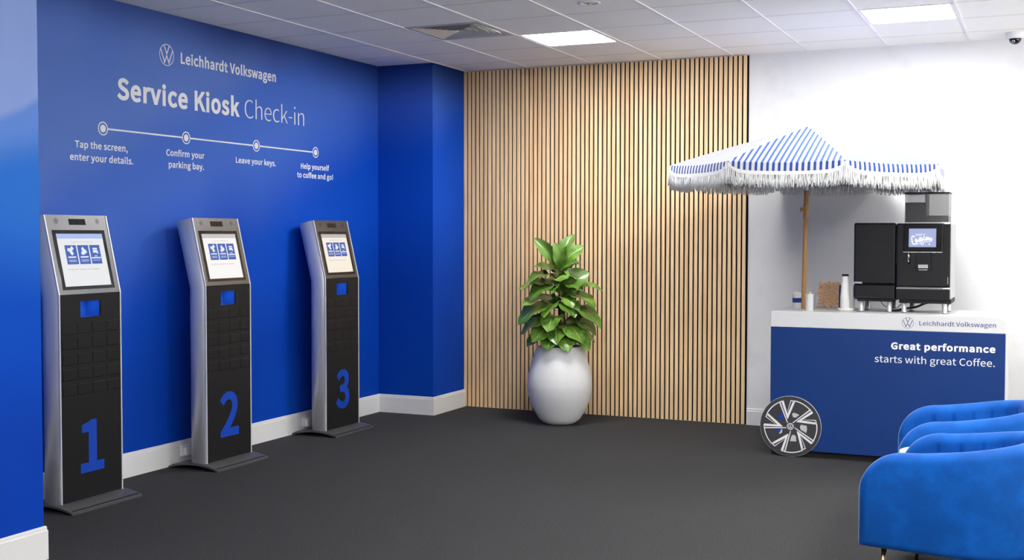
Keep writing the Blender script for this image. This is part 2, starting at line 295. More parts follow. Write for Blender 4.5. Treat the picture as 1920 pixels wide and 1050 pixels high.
def finish_flat(name, bm, m, parent, Mx, thick):
    bmesh.ops.recalc_face_normals(bm, faces=list(bm.faces))
    for f in bm.faces:
        if f.normal.z < 0: f.normal_flip()
    g = bmesh.ops.extrude_face_region(bm, geom=list(bm.faces))
    for v in [e for e in g['geom'] if isinstance(e, bmesh.types.BMVert)]: v.co.z += thick
    bmesh.ops.recalc_face_normals(bm, faces=list(bm.faces))
    for f in bm.faces: f.smooth = False
    me = bpy.data.meshes.new(name); bm.to_mesh(me); bm.free(); me.materials.append(m)
    o = bpy.data.objects.new(name, me); COL.objects.link(o)
    if parent: o.parent = parent
    if Mx: o.matrix_basis = Mx
    return o
def flat(name, polys, m, parent=None, Mx=None, thick=0.0006, dz=0.0):
    bm = bmesh.new()
    for p in polys:
        try: bm.faces.new([bm.verts.new((q[0], q[1], dz)) for q in p])
        except ValueError: pass
    return finish_flat(name, bm, m, parent, Mx, thick)
def ring_polys(cx, cy, r0, r1, a0=0, a1=360, n=48):
    out = []
    for k in range(n):
        t0 = R(a0 + (a1 - a0) * k / n); t1 = R(a0 + (a1 - a0) * (k + 1) / n)
        out.append([(cx + r0 * math.cos(t0), cy + r0 * math.sin(t0)), (cx + r1 * math.cos(t0), cy + r1 * math.sin(t0)),
                    (cx + r1 * math.cos(t1), cy + r1 * math.sin(t1)), (cx + r0 * math.cos(t1), cy + r0 * math.sin(t1))])
    return out
def disc_poly(cx, cy, r, n=32, rx=None): return [(cx + (rx or r) * math.cos(2 * PI * k / n), cy + r * math.sin(2 * PI * k / n)) for k in range(n)]
def stroke(pts, w):
    """mitred polyline strip"""
    out = []
    L, Rr = [], []
    for i, p in enumerate(pts):
        p = Vector(p)
        d0 = (p - Vector(pts[i - 1])).normalized() if i else None
        d1 = (Vector(pts[i + 1]) - p).normalized() if i < len(pts) - 1 else None
        if d0 is None: n_ = Vector((-d1.y, d1.x)); k = 1
        elif d1 is None: n_ = Vector((-d0.y, d0.x)); k = 1
        else:
            n_ = Vector((-d0.y - d1.y, d0.x + d1.x)).normalized(); k = 1 / max(0.25, n_.dot(Vector((-d1.y, d1.x))))
        L.append(p + n_ * w / 2 * k); Rr.append(p - n_ * w / 2 * k)
    for i in range(len(pts) - 1): out.append([tuple(L[i]), tuple(L[i + 1]), tuple(Rr[i + 1]), tuple(Rr[i])])
    return out
def emblem_polys(cx, cy, r, w=0.125, ringw=0.07):
    P = ring_polys(cx, cy, r * (1 - ringw), r)
    sc = lambda pts: [(cx + x * r, cy + y * r) for x, y in pts]
    P += stroke(sc([(-0.37, 0.87), (0, 0.10), (0.37, 0.87)]), w * r)
    P += stroke(sc([(-0.80, 0.47), (-0.30, -0.70), (0, -0.06), (0.30, -0.70), (0.80, 0.47)]), w * r)
    return P

# ------------------------------------------------------------------ materials
white_paint = mat('white_wall_paint', (0.86, 0.86, 0.87), 0.6, var=0.02, scale=3)
trim_white = mat('trim_white', (0.72, 0.72, 0.72), 0.35, var=0.03, scale=8)
vinyl_white = mat('white_vinyl', (0.93, 0.93, 0.93), 0.45, var=0.02, scale=60)
alu = mat('brushed_aluminium', (0.84, 0.84, 0.85), 0.36, 0.45, var=0.05, scale=30, stretch=(40, 40, 0.6))
black_satin = mat('black_powder_coat', (0.012, 0.012, 0.013), 0.38, var=0.15, scale=500, bump=0.05, dist=0.0004, spec=0.32)
panel_satin = mat('satin_dark_metal', (0.17, 0.17, 0.175), 0.34, 0.9, var=0.08, scale=300)
black_gloss = mat('black_gloss_plastic', (0.006, 0.006, 0.007), 0.06, var=0.1, scale=30, coat=0.15)
black_matte = mat('black_matte', (0.008, 0.008, 0.009), 0.7, var=0.2, scale=60)
base_metal = mat('dark_base_metal', (0.12, 0.12, 0.125), 0.40, 0.5, var=0.15, scale=200)
num_blue = mat('number_blue', lin(3, 62, 170), 0.45, var=0.03, scale=40)
niche_blue = mat('niche_blue', lin(34, 92, 190), 0.25, var=0.05, scale=20)
chrome = mat('polished_steel', (0.75, 0.75, 0.76), 0.16, 1.0, var=0.03, scale=20)
leg_steel = mat('satin_steel_leg', (0.78, 0.78, 0.79), 0.30, 0.55, var=0.04, scale=20)
silver = mat('silver_plastic', (0.50, 0.50, 0.51), 0.35, 0.3, var=0.04, scale=30)
counter_white = mat('counter_white_laminate', (0.78, 0.78, 0.78), 0.35, var=0.015, scale=10)
cart_blue = mat('cart_blue_panel', lin(10, 54, 120), 0.42, var=0.05, scale=8)
cart_ink = mat('navy_ink', lin(22, 58, 130), 0.5, var=0.05, scale=40)
paper_white = mat('white_paper', (0.85, 0.85, 0.84), 0.7, var=0.03, scale=60)
gold_leg = mat('brushed_brass', (0.75, 0.50, 0.22), 0.25, 1.0, var=0.08, scale=20, stretch=(1, 1, 0.1))
dark_soil = mat('potting_soil', (0.02, 0.014, 0.01), 0.95, var=0.5, scale=90, bump=0.8, dist=0.01)
stem_brown = mat('fig_stem_bark', (0.10, 0.065, 0.035), 0.8, var=0.3, scale=60, bump=0.4)
fringe_white = mat('fringe_cotton', (0.85, 0.85, 0.84), 0.85, var=0.06, scale=120)
wood_pole = mat('varnished_oak_pole', lin(196, 150, 96), 0.4, var=0.18, scale=18, stretch=(12, 12, 0.8))
light_wood = mat('stirrer_wood', lin(226, 186, 134), 0.6, var=0.1, scale=60)
cable_black = mat('black_rubber', (0.012, 0.012, 0.012), 0.45, var=0.1, scale=60)

def m_blue_mural(name, deep, bands, navy_top):
    """printed mural: misty blue mountain ridges, one behind the other"""
    t = NT(name)
    geo = t.n('ShaderNodeNewGeometry')
    sep = t.n('ShaderNodeSeparateXYZ'); t.l(geo.outputs['Position'], sep.inputs[0])
    y, z = sep.outputs[1], sep.outputs[2]
    def ridge(seed, a, b, amp, scale, soft):
        cmb = t.n('ShaderNodeCombineXYZ'); t.l(y, cmb.inputs[0]); cmb.inputs[1].default_value = seed
        nz = t.n('ShaderNodeTexNoise'); t.l(cmb.outputs[0], nz.inputs['Vector'])
        nz.inputs['Scale'].default_value = scale; nz.inputs['Detail'].default_value = 4; nz.inputs['Roughness'].default_value = 0.45
        h = t.math('ADD', t.math('MULTIPLY', y, b), a)
        h = t.math('ADD', h, t.math('MULTIPLY', t.math('SUBTRACT', nz.outputs[0], 0.5), amp))
        return t.smooth(t.math('SUBTRACT', z, h), -soft, soft)
    c = lin(*deep)
    for (args, col) in bands: c = t.mix(ridge(*args), c, lin(*col))
    cloud = t.noise(1.7, 5)
    c = t.mix(t.math('MULTIPLY', t.smooth(cloud, 0.45, 0.75), 0.10), c, lin(10, 92, 204))
    if navy_top: c = t.mix(ridge(*navy_top[0]), c, lin(*navy_top[1]))  # navy tone blended in towards the top of the wall
    t.base(c); t.set(Roughness=0.65); t.b.inputs['Specular IOR Level'].default_value = 0.12
    t.bump(t.noise(260, 2), 0.05, 0.001)
    return t.m
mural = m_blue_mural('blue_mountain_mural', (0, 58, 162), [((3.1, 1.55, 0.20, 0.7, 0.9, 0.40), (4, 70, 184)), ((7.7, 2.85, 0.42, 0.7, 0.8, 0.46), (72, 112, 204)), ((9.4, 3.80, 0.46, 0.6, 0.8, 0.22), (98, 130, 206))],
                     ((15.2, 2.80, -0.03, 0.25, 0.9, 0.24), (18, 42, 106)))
mural_front = m_blue_mural('pale_mountain_mural', (0, 56, 164), [((2.1, 0.85, 0.0, 0.15, 2.0, 0.30), (0, 74, 190)), ((4.6, 1.45, 0.0, 0.2, 2.0, 0.30), (44, 116, 212)), ((8.2, 1.98 + 0.35 * 5.42, 0.35, 0.12, 3.0, 0.12), (104, 146, 224)), ((11.9, 2.16 + 0.40 * 5.42, 0.40, 0.12, 3.0, 0.03), (146, 170, 228))], None)

def m_white_mural():
    t = NT('white_mountain_mural')
    geo = t.n('ShaderNodeNewGeometry')
    sep = t.n('ShaderNodeSeparateXYZ'); t.l(geo.outputs['Position'], sep.inputs[0])
    x, z = sep.outputs[0], sep.outputs[2]
    c = (0.76, 0.76, 0.765)
    for seed, a, amp, soft, col in ((1.3, 1.75, 0.8, 0.12, (0.715, 0.715, 0.73)), (5.9, 1.35, 0.7, 0.10, (0.745, 0.745, 0.755))):
        cmb = t.n('ShaderNodeCombineXYZ'); t.l(x, cmb.inputs[0]); cmb.inputs[1].default_value = seed
        nz = t.n('ShaderNodeTexNoise'); t.l(cmb.outputs[0], nz.inputs['Vector'])
        nz.inputs['Scale'].default_value = 1.1; nz.inputs['Detail'].default_value = 5
        h = t.math('ADD', t.math('MULTIPLY', t.math('SUBTRACT', nz.outputs[0], 0.5), amp), a)
        c = t.mix(t.smooth(t.math('SUBTRACT', h, z), -soft, soft), c, col)
    cloud = t.noise(2.2, 6, rough=0.6)
    c = t.mix(t.math('MULTIPLY', t.smooth(cloud, 0.5, 0.7), 0.75), c, (0.66, 0.66, 0.675))
    t.base(c); t.set(Roughness=0.6)
    return t.m
white_mural = m_white_mural()

def m_carpet():
    t = NT('charcoal_carpet')
    fine = t.noise(150, 4, rough=0.75)
    mid = t.noise(60, 3)
    big = t.noise(0.9, 3)
    c = t.mix(t.smooth(fine, 0.32, 0.68), (0.007, 0.007, 0.0075), (0.076, 0.076, 0.078))
    c = t.mix(t.math('MULTIPLY', mid, 0.4), c, (0.028, 0.028, 0.029))
    c = t.mix(t.math('MULTIPLY', big, 0.3), c, (0.044, 0.044, 0.046))
    t.base(c); t.set(Roughness=0.95)
    t.b.inputs['Specular IOR Level'].default_value = 0.15
    t.bump(fine, 0.8, 0.004)
    return t.m
carpet = m_carpet()

def m_slat():
    t = NT('oak_slat_veneer')
    geo = t.n('ShaderNodeNewGeometry')
    rnd_ = geo.outputs['Random Per Island']
    tc = t.n('ShaderNodeTexCoord')
    cmb = t.n('ShaderNodeVectorMath', operation='ADD')
    sh = t.n('ShaderNodeCombineXYZ'); t.l(t.math('MULTIPLY', rnd_, 37.0), sh.inputs[2]); t.l(t.math('MULTIPLY', rnd_, 11.0), sh.inputs[0])
    t.l(tc.outputs['Object'], cmb.inputs[0]); t.l(sh.outputs[0], cmb.inputs[1])
    mp = t.n('ShaderNodeMapping'); mp.inputs['Scale'].default_value = (60, 60, 1.6); t.l(cmb.outputs[0], mp.inputs[0])
    nz = t.n('ShaderNodeTexNoise'); t.l(mp.outputs[0], nz.inputs[0]); nz.inputs['Scale'].default_value = 1.0; nz.inputs['Detail'].default_value = 5
    nz2 = t.n('ShaderNodeTexNoise'); t.l(mp.outputs[0], nz2.inputs[0]); nz2.inputs['Scale'].default_value = 0.28; nz2.inputs['Detail'].default_value = 2
    c = t.mix(t.smooth(nz.outputs[0], 0.3, 0.7), lin(220, 180, 130), lin(247, 217, 171))
    c = t.mix(t.math('MULTIPLY', t.smooth(nz2.outputs[0], 0.62, 0.76), 0.5), c, lin(198, 152, 104))
    c = t.mix(t.math('MULTIPLY', rnd_, 0.35), c, lin(250, 224, 182))
    t.base(c); t.set(Roughness=0.55); t.bump(nz.outputs[0], 0.1, 0.0006)
    return t.m
slat_oak = m_slat()

def m_tile():
    t = NT('mineral_fibre_ceiling_tile')
    nz = t.noise(220, 3, rough=0.7)
    pits = t.noise(700, 2)
    c = t.mix(nz, (0.86, 0.845, 0.80), (0.95, 0.935, 0.89))
    c = t.mix(t.smooth(pits, 0.66, 0.74), c, (0.5, 0.5, 0.5))
    t.base(c); t.set(Roughness=0.9); t.bump(nz, 0.3, 0.001)
    return t.m
tile = m_tile()
tbar = mat('white_ceiling_bar', (0.80, 0.80, 0.80), 0.4, var=0.02, scale=10)
joint_dark = mat('tile_joint_shadow_gap', (0.42, 0.42, 0.42), 0.8, var=0.1, scale=30)
panel_glow = emis('light_panel_diffuser', (1, 0.99, 0.97), PANEL_L)

def m_velvet():
    t = NT('blue_velvet')
    nz = t.noise(7, 5, rough=0.6); nz2 = t.noise(26, 4)
    f = t.smooth(nz, 0.42, 0.68)
    c = t.mix(f, lin(0, 72, 148), lin(2, 86, 172))
    c = t.mix(t.math('MULTIPLY', t.smooth(nz2, 0.55, 0.75), 0.35), c, lin(6, 70, 150))
    t.base(c); t.set(Roughness=0.75)
    t.b.inputs['Specular IOR Level'].default_value = 0.2
    t.b.inputs['Sheen Weight'].default_value = 0.9
    t.b.inputs['Sheen Roughness'].default_value = 0.24
    t.b.inputs['Sheen Tint'].default_value = (0.55, 0.75, 1, 1)
    t.bump(nz2, 0.12, 0.01)
    return t.m
velvet = m_velvet()

def m_leaf():
    t = NT('glossy_fig_leaf')
    uvn = t.n('ShaderNodeUVMap'); uvn.uv_map = 'UVMap'
    sp = t.n('ShaderNodeSeparateXYZ'); t.l(uvn.outputs[0], sp.inputs[0])
    a = t.math('ABSOLUTE', t.math('SUBTRACT', sp.outputs[0], 0.5))
    mid = t.smooth(a, 0.028, 0.006)
    vv = t.math('SUBTRACT', t.math('MULTIPLY', sp.outputs[1], 9.0), t.math('MULTIPLY', a, 7.0))
    fr = t.math('ABSOLUTE', t.math('SUBTRACT', t.math('FRACT', vv), 0.5))
    side = t.math('MULTIPLY', t.smooth(fr, 0.07, 0.0), 0.55)
    geo = t.n('ShaderNodeNewGeometry')
    g = t.mix(geo.outputs['Random Per Island'], lin(64, 106, 26), lin(118, 162, 58))
    g = t.mix(t.smooth(t.noise(14, 3), 0.4, 0.7), g, lin(60, 100, 24))
    c = t.mix(t.math('MAXIMUM', mid, side), g, lin(158, 186, 92))
    c = t.mix(geo.outputs['Backfacing'], c, lin(96, 132, 52))
    t.base(c); t.set(Roughness=0.30); t.b.inputs['Specular IOR Level'].default_value = 0.6
    t.b.inputs['Subsurface Weight'].default_value = 0.0
    bp = t.n('ShaderNodeBump'); bp.inputs['Strength'].default_value = 0.5; bp.inputs['Distance'].default_value = 0.004
    t.l(t.math('MULTIPLY', t.math('MAXIMUM', mid, side), -1.0), bp.inputs['Height']); t.l(bp.outputs[0], t.b.inputs['Normal'])
    return t.m
leaf_m = m_leaf()

def m_stone():
    t = NT('pale_concrete_pot')
    nz = t.noise(120, 4, rough=0.7); big = t.noise(5, 3)
    c = t.mix(nz, (0.74, 0.74, 0.74), (0.84, 0.84, 0.83))
    c = t.mix(t.math('MULTIPLY', big, 0.3), c, (0.76, 0.76, 0.76))
    t.base(c); t.set(Roughness=0.8); t.bump(nz, 0.25, 0.002)
    return t.m
stone = m_stone()

def m_stripe():
    t = NT('blue_striped_canvas')
    uvn = t.n('ShaderNodeUVMap'); uvn.uv_map = 'UVMap'
    sp = t.n('ShaderNodeSeparateXYZ'); t.l(uvn.outputs[0], sp.inputs[0])
    fr = t.math('FRACT', t.math('ADD', t.math('DIVIDE', sp.outputs[0], 0.0377), 100.25))
    s = t.math('MULTIPLY', t.math('GREATER_THAN', fr, 0.0), t.math('LESS_THAN', fr, 0.45))
    weave = t.noise(500, 2)
    wht = t.mix(weave, (0.66, 0.66, 0.67), (0.72, 0.72, 0.72))
    blu = t.mix(weave, lin(28, 62, 138), lin(44, 82, 164))
    t.base(t.mix(s, wht, blu)); t.set(Roughness=0.85)
    return t.m
stripe = m_stripe()

def m_glass(name, tint, rough=0.05, alpha=0.35):
    t = NT(name)
    nz = t.noise(5, 1)
    t.base(t.mix(nz, tint, tuple(v * 0.95 for v in tint)))
    t.set(Roughness=rough, Alpha=alpha)
    return t.m
hopper_glass = m_glass('smoked_clear_plastic', (0.16, 0.16, 0.17), 0.05, 0.30)
jar_glass = m_glass('clear_acrylic', (0.75, 0.76, 0.78), 0.04, 0.10)

def m_foil():
    t = NT('gold_foil_wrapper')
    geo = t.n('ShaderNodeNewGeometry')
    c = t.mix(geo.outputs['Random Per Island'], lin(206, 142, 62), lin(255, 208, 124))
    t.base(c); t.set(Roughness=0.30, Metallic=0.15); t.bump(t.noise(160, 3), 0.6, 0.003)
    return t.m
foil = m_foil()
beans = mat('roasted_beans', (0.03, 0.02, 0.014), 0.45, var=0.6, scale=160, bump=1.0, dist=0.006)

# ------------------------------------------------------------------ room shell
X_R, Y_B = 8.6, -13.2
PX, PY = 0.535, -0.588
mb = MB(); mb.face([(-0.2, Y_B - 0.3, 0), (X_R + 0.2, Y_B - 0.3, 0), (X_R + 0.2, 0.3, 0), (-0.2, 0.3, 0)])
struct(mb.build('floor', carpet))

GX, GY, G = -0.0405, -1.0065, 0.6
LIGHTS = [(3, -1), (7, -1), (11, -1), (7, -5), (11, -5), (7, -9), (11, -9), (7, -13), (11, -13), (7, -17), (11, -17)]
VENT = (2, -2)
mb = MB()
for i in range(-1, 16):
    for j in range(-22, 3):
        if (i, j) in LIGHTS or (i, j) == VENT: continue
        x0, y0 = GX + i * G, GY + j * G
        x1, y1 = min(x0 + G, X_R + 0.2), min(y0 + G, 0.3)
        if x0 >= x1 or y0 >= y1: continue
        g = 0.0
        mb.face([(x0, y0 + g, H), (x0, y1 - g, H), (x1, y1 - g, H), (x1, y0 + g, H)])
struct(mb.build('ceiling', tile))
mb = MB(); mb.face([(-0.4, Y_B - 0.3, H + 0.3), (X_R + 0.3, Y_B - 0.3, H + 0.3), (X_R + 0.3, 0.3, H + 0.3), (-0.4, 0.3, H + 0.3)])
struct(mb.build('ceiling_void', joint_dark))
mb = MB()
for j in range(-22, 3):
    y0 = GY + j * G
    if y0 < -0.02: mb.box(0.001, X_R - 0.001, y0 - 0.0030, y0 + 0.0030, H - 0.0006, H + 0.002)
struct(mb.build('trim_1', joint_dark))
mb = MB()
for i in range(0, 15):
    x0 = GX + i * G
    mb.box(x0 - 0.008, x0 + 0.008, Y_B, -0.001, H - 0.006, H + 0.001)
struct(mb.build('trim_2', tbar))

# left wall with the blue mural, its return (pilaster) and the wall panel nearest the camera
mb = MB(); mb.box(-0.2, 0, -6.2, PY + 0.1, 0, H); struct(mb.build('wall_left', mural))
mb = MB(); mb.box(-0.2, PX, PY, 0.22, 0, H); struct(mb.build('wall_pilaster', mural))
mb = MB(); mb.box(-0.2, 1.0, Y_B, -5.405, 0, H); struct(mb.build('wall_front_left', mural_front))
mb = MB(); mb.box(PX, X_R + 0.2, 0.022, 0.22, 0, H); struct(mb.build('wall_back', white_mural))
# right wall: a shopfront with three glazed openings, outside the picture
mb = MB()
mb.box(X_R, X_R + 0.2, Y_B, 0.1, 2.75, H); mb.box(X_R, X_R + 0.2, Y_B, 0.1, 0, 0.12)
for ya, yb in ((Y_B, -10.2), (-7.4, -7.1), (-4.3, -4.0), (-1.2, 0.1)): mb.box(X_R, X_R + 0.2, ya, yb, 0.12, 2.75)
struct(mb.build('wall_right', white_paint))
mb = MB(); mb.box(-0.2, X_R + 0.2, Y_B - 0.2, Y_B, 0, H); struct(mb.build('wall_rear', white_paint))
pane_m = m_glass('window_pane', (0.9, 0.92, 0.93), 0.02, 0.08)
for k, (ya, yb) in enumerate(((-10.2, -7.4), (-7.1, -4.3), (-4.0, -1.2))):
    mb = MB(); mb.box(X_R + 0.10, X_R + 0.11, ya, yb, 0.12, 2.75); struct(mb.build('window_%d' % (k + 1), pane_m))

def skirting(name, pts, h=0.157, t=0.014):
    """pts: plan polyline along the wall face, room to its left-hand side"""
    mb = MB()
    prof = [(0, 0), (t, 0), (t, h - 0.022), (t * 0.75, h - 0.018), (t * 0.7, h - 0.004), (t * 0.45, h), (0, h)]
    P = []
    for i, p in enumerate(pts):
        p = Vector(p)
        d0 = (p - Vector(pts[i - 1])).normalized() if i else None
        d1 = (Vector(pts[i + 1]) - p).normalized() if i < len(pts) - 1 else None
        if d0 is None: n_ = Vector((-d1.y, d1.x))
        elif d1 is None: n_ = Vector((-d0.y, d0.x))
        else:
            n_ = Vector((-d0.y - d1.y, d0.x + d1.x)).normalized(); n_ = n_ / n_.dot(Vector((-d1.y, d1.x)))
        P.append([(p.x + n_.x * o, p.y + n_.y * o, z) for o, z in prof])
    V = mb.grid(P, closed_v=True, smooth=False)
    mb.bm.faces.new(V[0]); mb.bm.faces.new(V[-1])
    return struct(mb.build(name, trim_white))
skirting('baseboard_left', [(PX, -0.001), (PX, PY), (0, PY), (0, -5.404)], 0.156)
skirting('baseboard_front_left', [(0.0, -5.405), (1.0, -5.405), (1.0, Y_B)], 0.160)
skirting('baseboard_back', [(X_R, 0.022), (3.094, 0.022)], 0.134)

# ------------------------------------------------------------------ slatted wall panel
sp_ = thing('slat_panel', 'oak acoustic panel of narrow vertical slats covering the back wall', 'wall panel', (PX, 0.0, 0))
mb = MB(); mb.box(0.001, 2.557, 0.0165, 0.0218, 0.003, H - 0.008); mb.build('felt_backing', mat('black_felt', (0.0025, 0.0025, 0.003), 0.9, var=0.3, scale=300, spec=0.1), sp_)
mb = MB()
for k in range(64):
    x0 = 0.002 + k * 0.0399
    mb.box(x0, x0 + 0.0264, 0.0, 0.0167, 0.003, H - 0.008, 0.0012, 1)
mb.build('slats', slat_oak, sp_)

# ------------------------------------------------------------------ ceiling fittings
def ceiling_light(i, j, label):
    x, y = GX + (i + .5) * G, GY + (j + .5) * G
    t = thing('ceiling_light', label, 'ceiling light', (x, y, H), 'square ceiling light panels')
    a, b = 0.292, 0.270
    mb = MB()
    mb.box(-a, a, -a, -b, -0.004, 0.03); mb.box(-a, a, b, a, -0.004, 0.03)
    mb.box(-a, -b, -b, b, -0.004, 0.03); mb.box(b, a, -b, b, -0.004, 0.03)
    mb.build('frame', tbar, t, 0.001)
    mb = MB(); mb.box(-b, b, -b, b, 0.004, 0.02); mb.build('diffuser', panel_glow, t)
where = {(3, -1): 'glowing square ceiling light right of the air vent', (7, -1): 'glowing square ceiling light above the coffee cart, near the right edge'}
for i, j in LIGHTS:
    ceiling_light(i, j, where.get((i, j), 'square ceiling light panel overhead behind the picture'))

vx, vy = GX + 2.5 * G, GY - 1.5 * G
vent = thing('air_vent', 'square four-way louvred air vent set in the ceiling', 'air vent', (vx, vy, H))
grey_vent = mat('vent_grey_enamel', (0.46, 0.46, 0.46), 0.4, var=0.05, scale=20)
mb = MB(); a, b = 0.294, 0.262
mb.box(-a, a, -a, -b, -0.004, 0.012); mb.box(-a, a, b, a, -0.004, 0.012); mb.box(-a, -b, -b, b, -0.004, 0.012); mb.box(b, a, -b, b, -0.004, 0.012)
mb.build('frame', grey_vent, vent, 0.001)
mb = MB(); mb.box(-0.262, 0.262, -0.262, 0.262, 0.07, 0.075); mb.build('duct', black_matte, vent)
mb = MB()
for k in range(8):
    r0 = 0.250 - k * 0.031
    if r0 < 0.03: break
    r1 = r0 + 0.012
    lo, hi = 0.0, 0.017
    rr0, rr1 = r0 + 0.003, r0 - 0.017
    for s in range(4):
        c_, s_ = math.cos(s * PI / 2), math.sin(s * PI / 2)
        rot = lambda x, y, z: (x * c_ - y * s_, x * s_ + y * c_, z)
        mb.face([rot(-rr0, rr0, lo), rot(rr0, rr0, lo), rot(rr1, rr1, hi), rot(-rr1, rr1, hi)])
lv = mb.build('louvres', grey_vent, vent)
md = lv.modifiers.new('solid', 'SOLIDIFY'); md.thickness = 0.0015

t = thing('ceiling_speaker', 'small round recessed ceiling fitting left of centre near the top edge', 'ceiling speaker', (2.67, -2.525, H))
mb = MB(); mb.lathe([(0.045, 0.0), (0.050, -0.006), (0.066, -0.006), (0.072, 0.0)], 40); mb.build('trim_ring', tbar, t)
mb = MB(); mb.lathe([(0.046, -0.001), (0.03, -0.003), (0.014, -0.004), (0.010, -0.012), (0.0005, -0.013)], 32); mb.build('cone', grey_vent, t)

t = thing('dome_camera', 'white security dome camera hanging from the ceiling at the right edge', 'security camera', (5.075, -0.235, H))
mb = MB(); mb.lathe([(0.068, 0.0), (0.068, -0.012), (0.060, -0.035), (0.050, -0.042), (0.042, -0.043)], 40, cap1=True); mb.build('housing', tbar, t)
mb = MB(); mb.lathe([(0.042 * math.cos(R(a_)), -0.043 - 0.040 * math.sin(R(a_))) for a_ in range(0, 90, 8)] + [(0.0005, -0.083)], 32); mb.build('dome', black_gloss, t)
mb = MB(); mb.lathe([(0.0105, 0.0), (0.0105, 0.006), (0.007, 0.007), (0.0005, 0.0072)], 20); ln = mb.build('lens', chrome, t)
ln.matrix_basis = Matrix.Translation((-0.010, -0.031, -0.064)) @ Matrix.Rotation(R(115), 4, 'X')

# ------------------------------------------------------------------ lettering on the blue wall
def wall_M(y, z): return frame((0.0006, y, z), (0, 1, 0), (0, 0, 1), (1, 0, 0))
def wl(name, label, lines, cat='wall lettering', group='white lettering on the blue wall'):
    return tag(lettering(name, lines, vinyl_white, None, wall_M(0, 0)), label, cat, group)
tag(flat('wall_emblem', emblem_polys(-3.312, 2.724, 0.0715), vinyl_white, None, wall_M(0, 0)), 'round white car emblem above the wall heading', 'emblem', 'white lettering on the blue wall')
wl('name_lettering', 'white dealership name beside the round emblem, topmost line of the wall', [('Leichhardt Volkswagen', -3.173, 2.686, 0.073, 1.083, 11, 'l')])
t = thing('heading_lettering', 'large white heading on the blue wall, bold then thin words', 'wall lettering', (0, 0, 0), 'white lettering on the blue wall')
lettering('bold_words', [('Service Kiosk', -3.778, 2.386, 0.136, 1.243, 14, 'l')], vinyl_white, t, wall_M(0, 0))['label'] = 'bold heading words'
lettering('thin_words', [('Check-in', -2.476, 2.389, 0.130, 0.757, -5, 'l')], vinyl_white, t, wall_M(0, 0))['label'] = 'thin heading words'
t = thing('step_timeline', 'white line joining four ringed dots under the wall heading', 'wall graphic', (0, 0, 0), 'white lettering on the blue wall')
DY = (-3.905, -3.124, -2.339, -1.560)
flat('line', [[(a + 0.043, 2.1885), (b - 0.043, 2.1885), (b - 0.043, 2.1985), (a + 0.043, 2.1985)] for a, b in zip(DY, DY[1:])], vinyl_white, t, wall_M(0, 0))
for y in DY: flat('dot', ring_polys(0, 0, 0.0355, 0.0425) + [disc_poly(0, 0, 0.0235)], vinyl_white, t, wall_M(y, 2.1935))
CH = 0.042
wl('step_caption', 'white two-line caption under the first dot, tap the screen', [('Tap the screen,', -3.915, 2.063, CH, 0.450, 8.5, 'c'), ('enter your details.', -3.911, 1.986, CH, 0.542, 8.5, 'c')])
wl('step_caption', 'white two-line caption under the second dot, confirm your bay', [('Confirm your', -3.130, 2.063, CH, 0.392, 8.5, 'c'), ('parking bay.', -3.122, 1.986, CH, 0.362, 8.5, 'c')])
wl('step_caption', 'white one-line caption under the third dot, leave your keys', [('Leave your keys.', -2.341, 2.056, CH, 0.486, 8.5, 'c')])
wl('step_caption', 'white two-line caption under the fourth dot, help yourself', [('Help yourself', -1.566, 2.056, CH, 0.400, 8.5, 'c'), ('to coffee and go!', -1.563, 1.986, CH, 0.508, 8.5, 'c')])

# ------------------------------------------------------------------ check-in kiosks
scr_white = [emis('kiosk_display_white', (0.86, 0.87, 0.88), 0.79, 0.1), emis('kiosk_display_bright', (0.93, 0.93, 0.93), 0.83, 0.1), emis('kiosk_display_warm', (0.95, 0.86, 0.74), 0.83, 0.1)]
scr_head = [emis('display_header_blue', lin(170, 190, 240), 0.82, 0.1), emis('display_header_grey', lin(198, 198, 204), 0.82, 0.1), emis('display_header_dim', lin(188, 186, 188), 0.82, 0.1)]
scr_card = emis('display_card_blue', lin(50, 92, 178), 0.86, 0.1)
scr_text = emis('display_text_grey', lin(205, 205, 208), 0.77, 0.1)
scr_icon = emis('display_icon_white', lin(225, 232, 245), 0.86, 0.1)
W2 = 0.2425
def outline(n=8, r=0.1, d=0.16):
    pts = [(0.0, W2 - 0.009), (-0.008, W2), (-0.030, W2 + 0.009), (-0.055, W2 + 0.014)]
    for k in range(n + 1):
        a = R(90 * k / n); pts.append((-(d - r) - 0.015 - (r - 0.015) * math.sin(a), W2 + 0.014 - r + r * math.cos(a)))
    return pts + [(x, -y) for x, y in reversed(pts)]
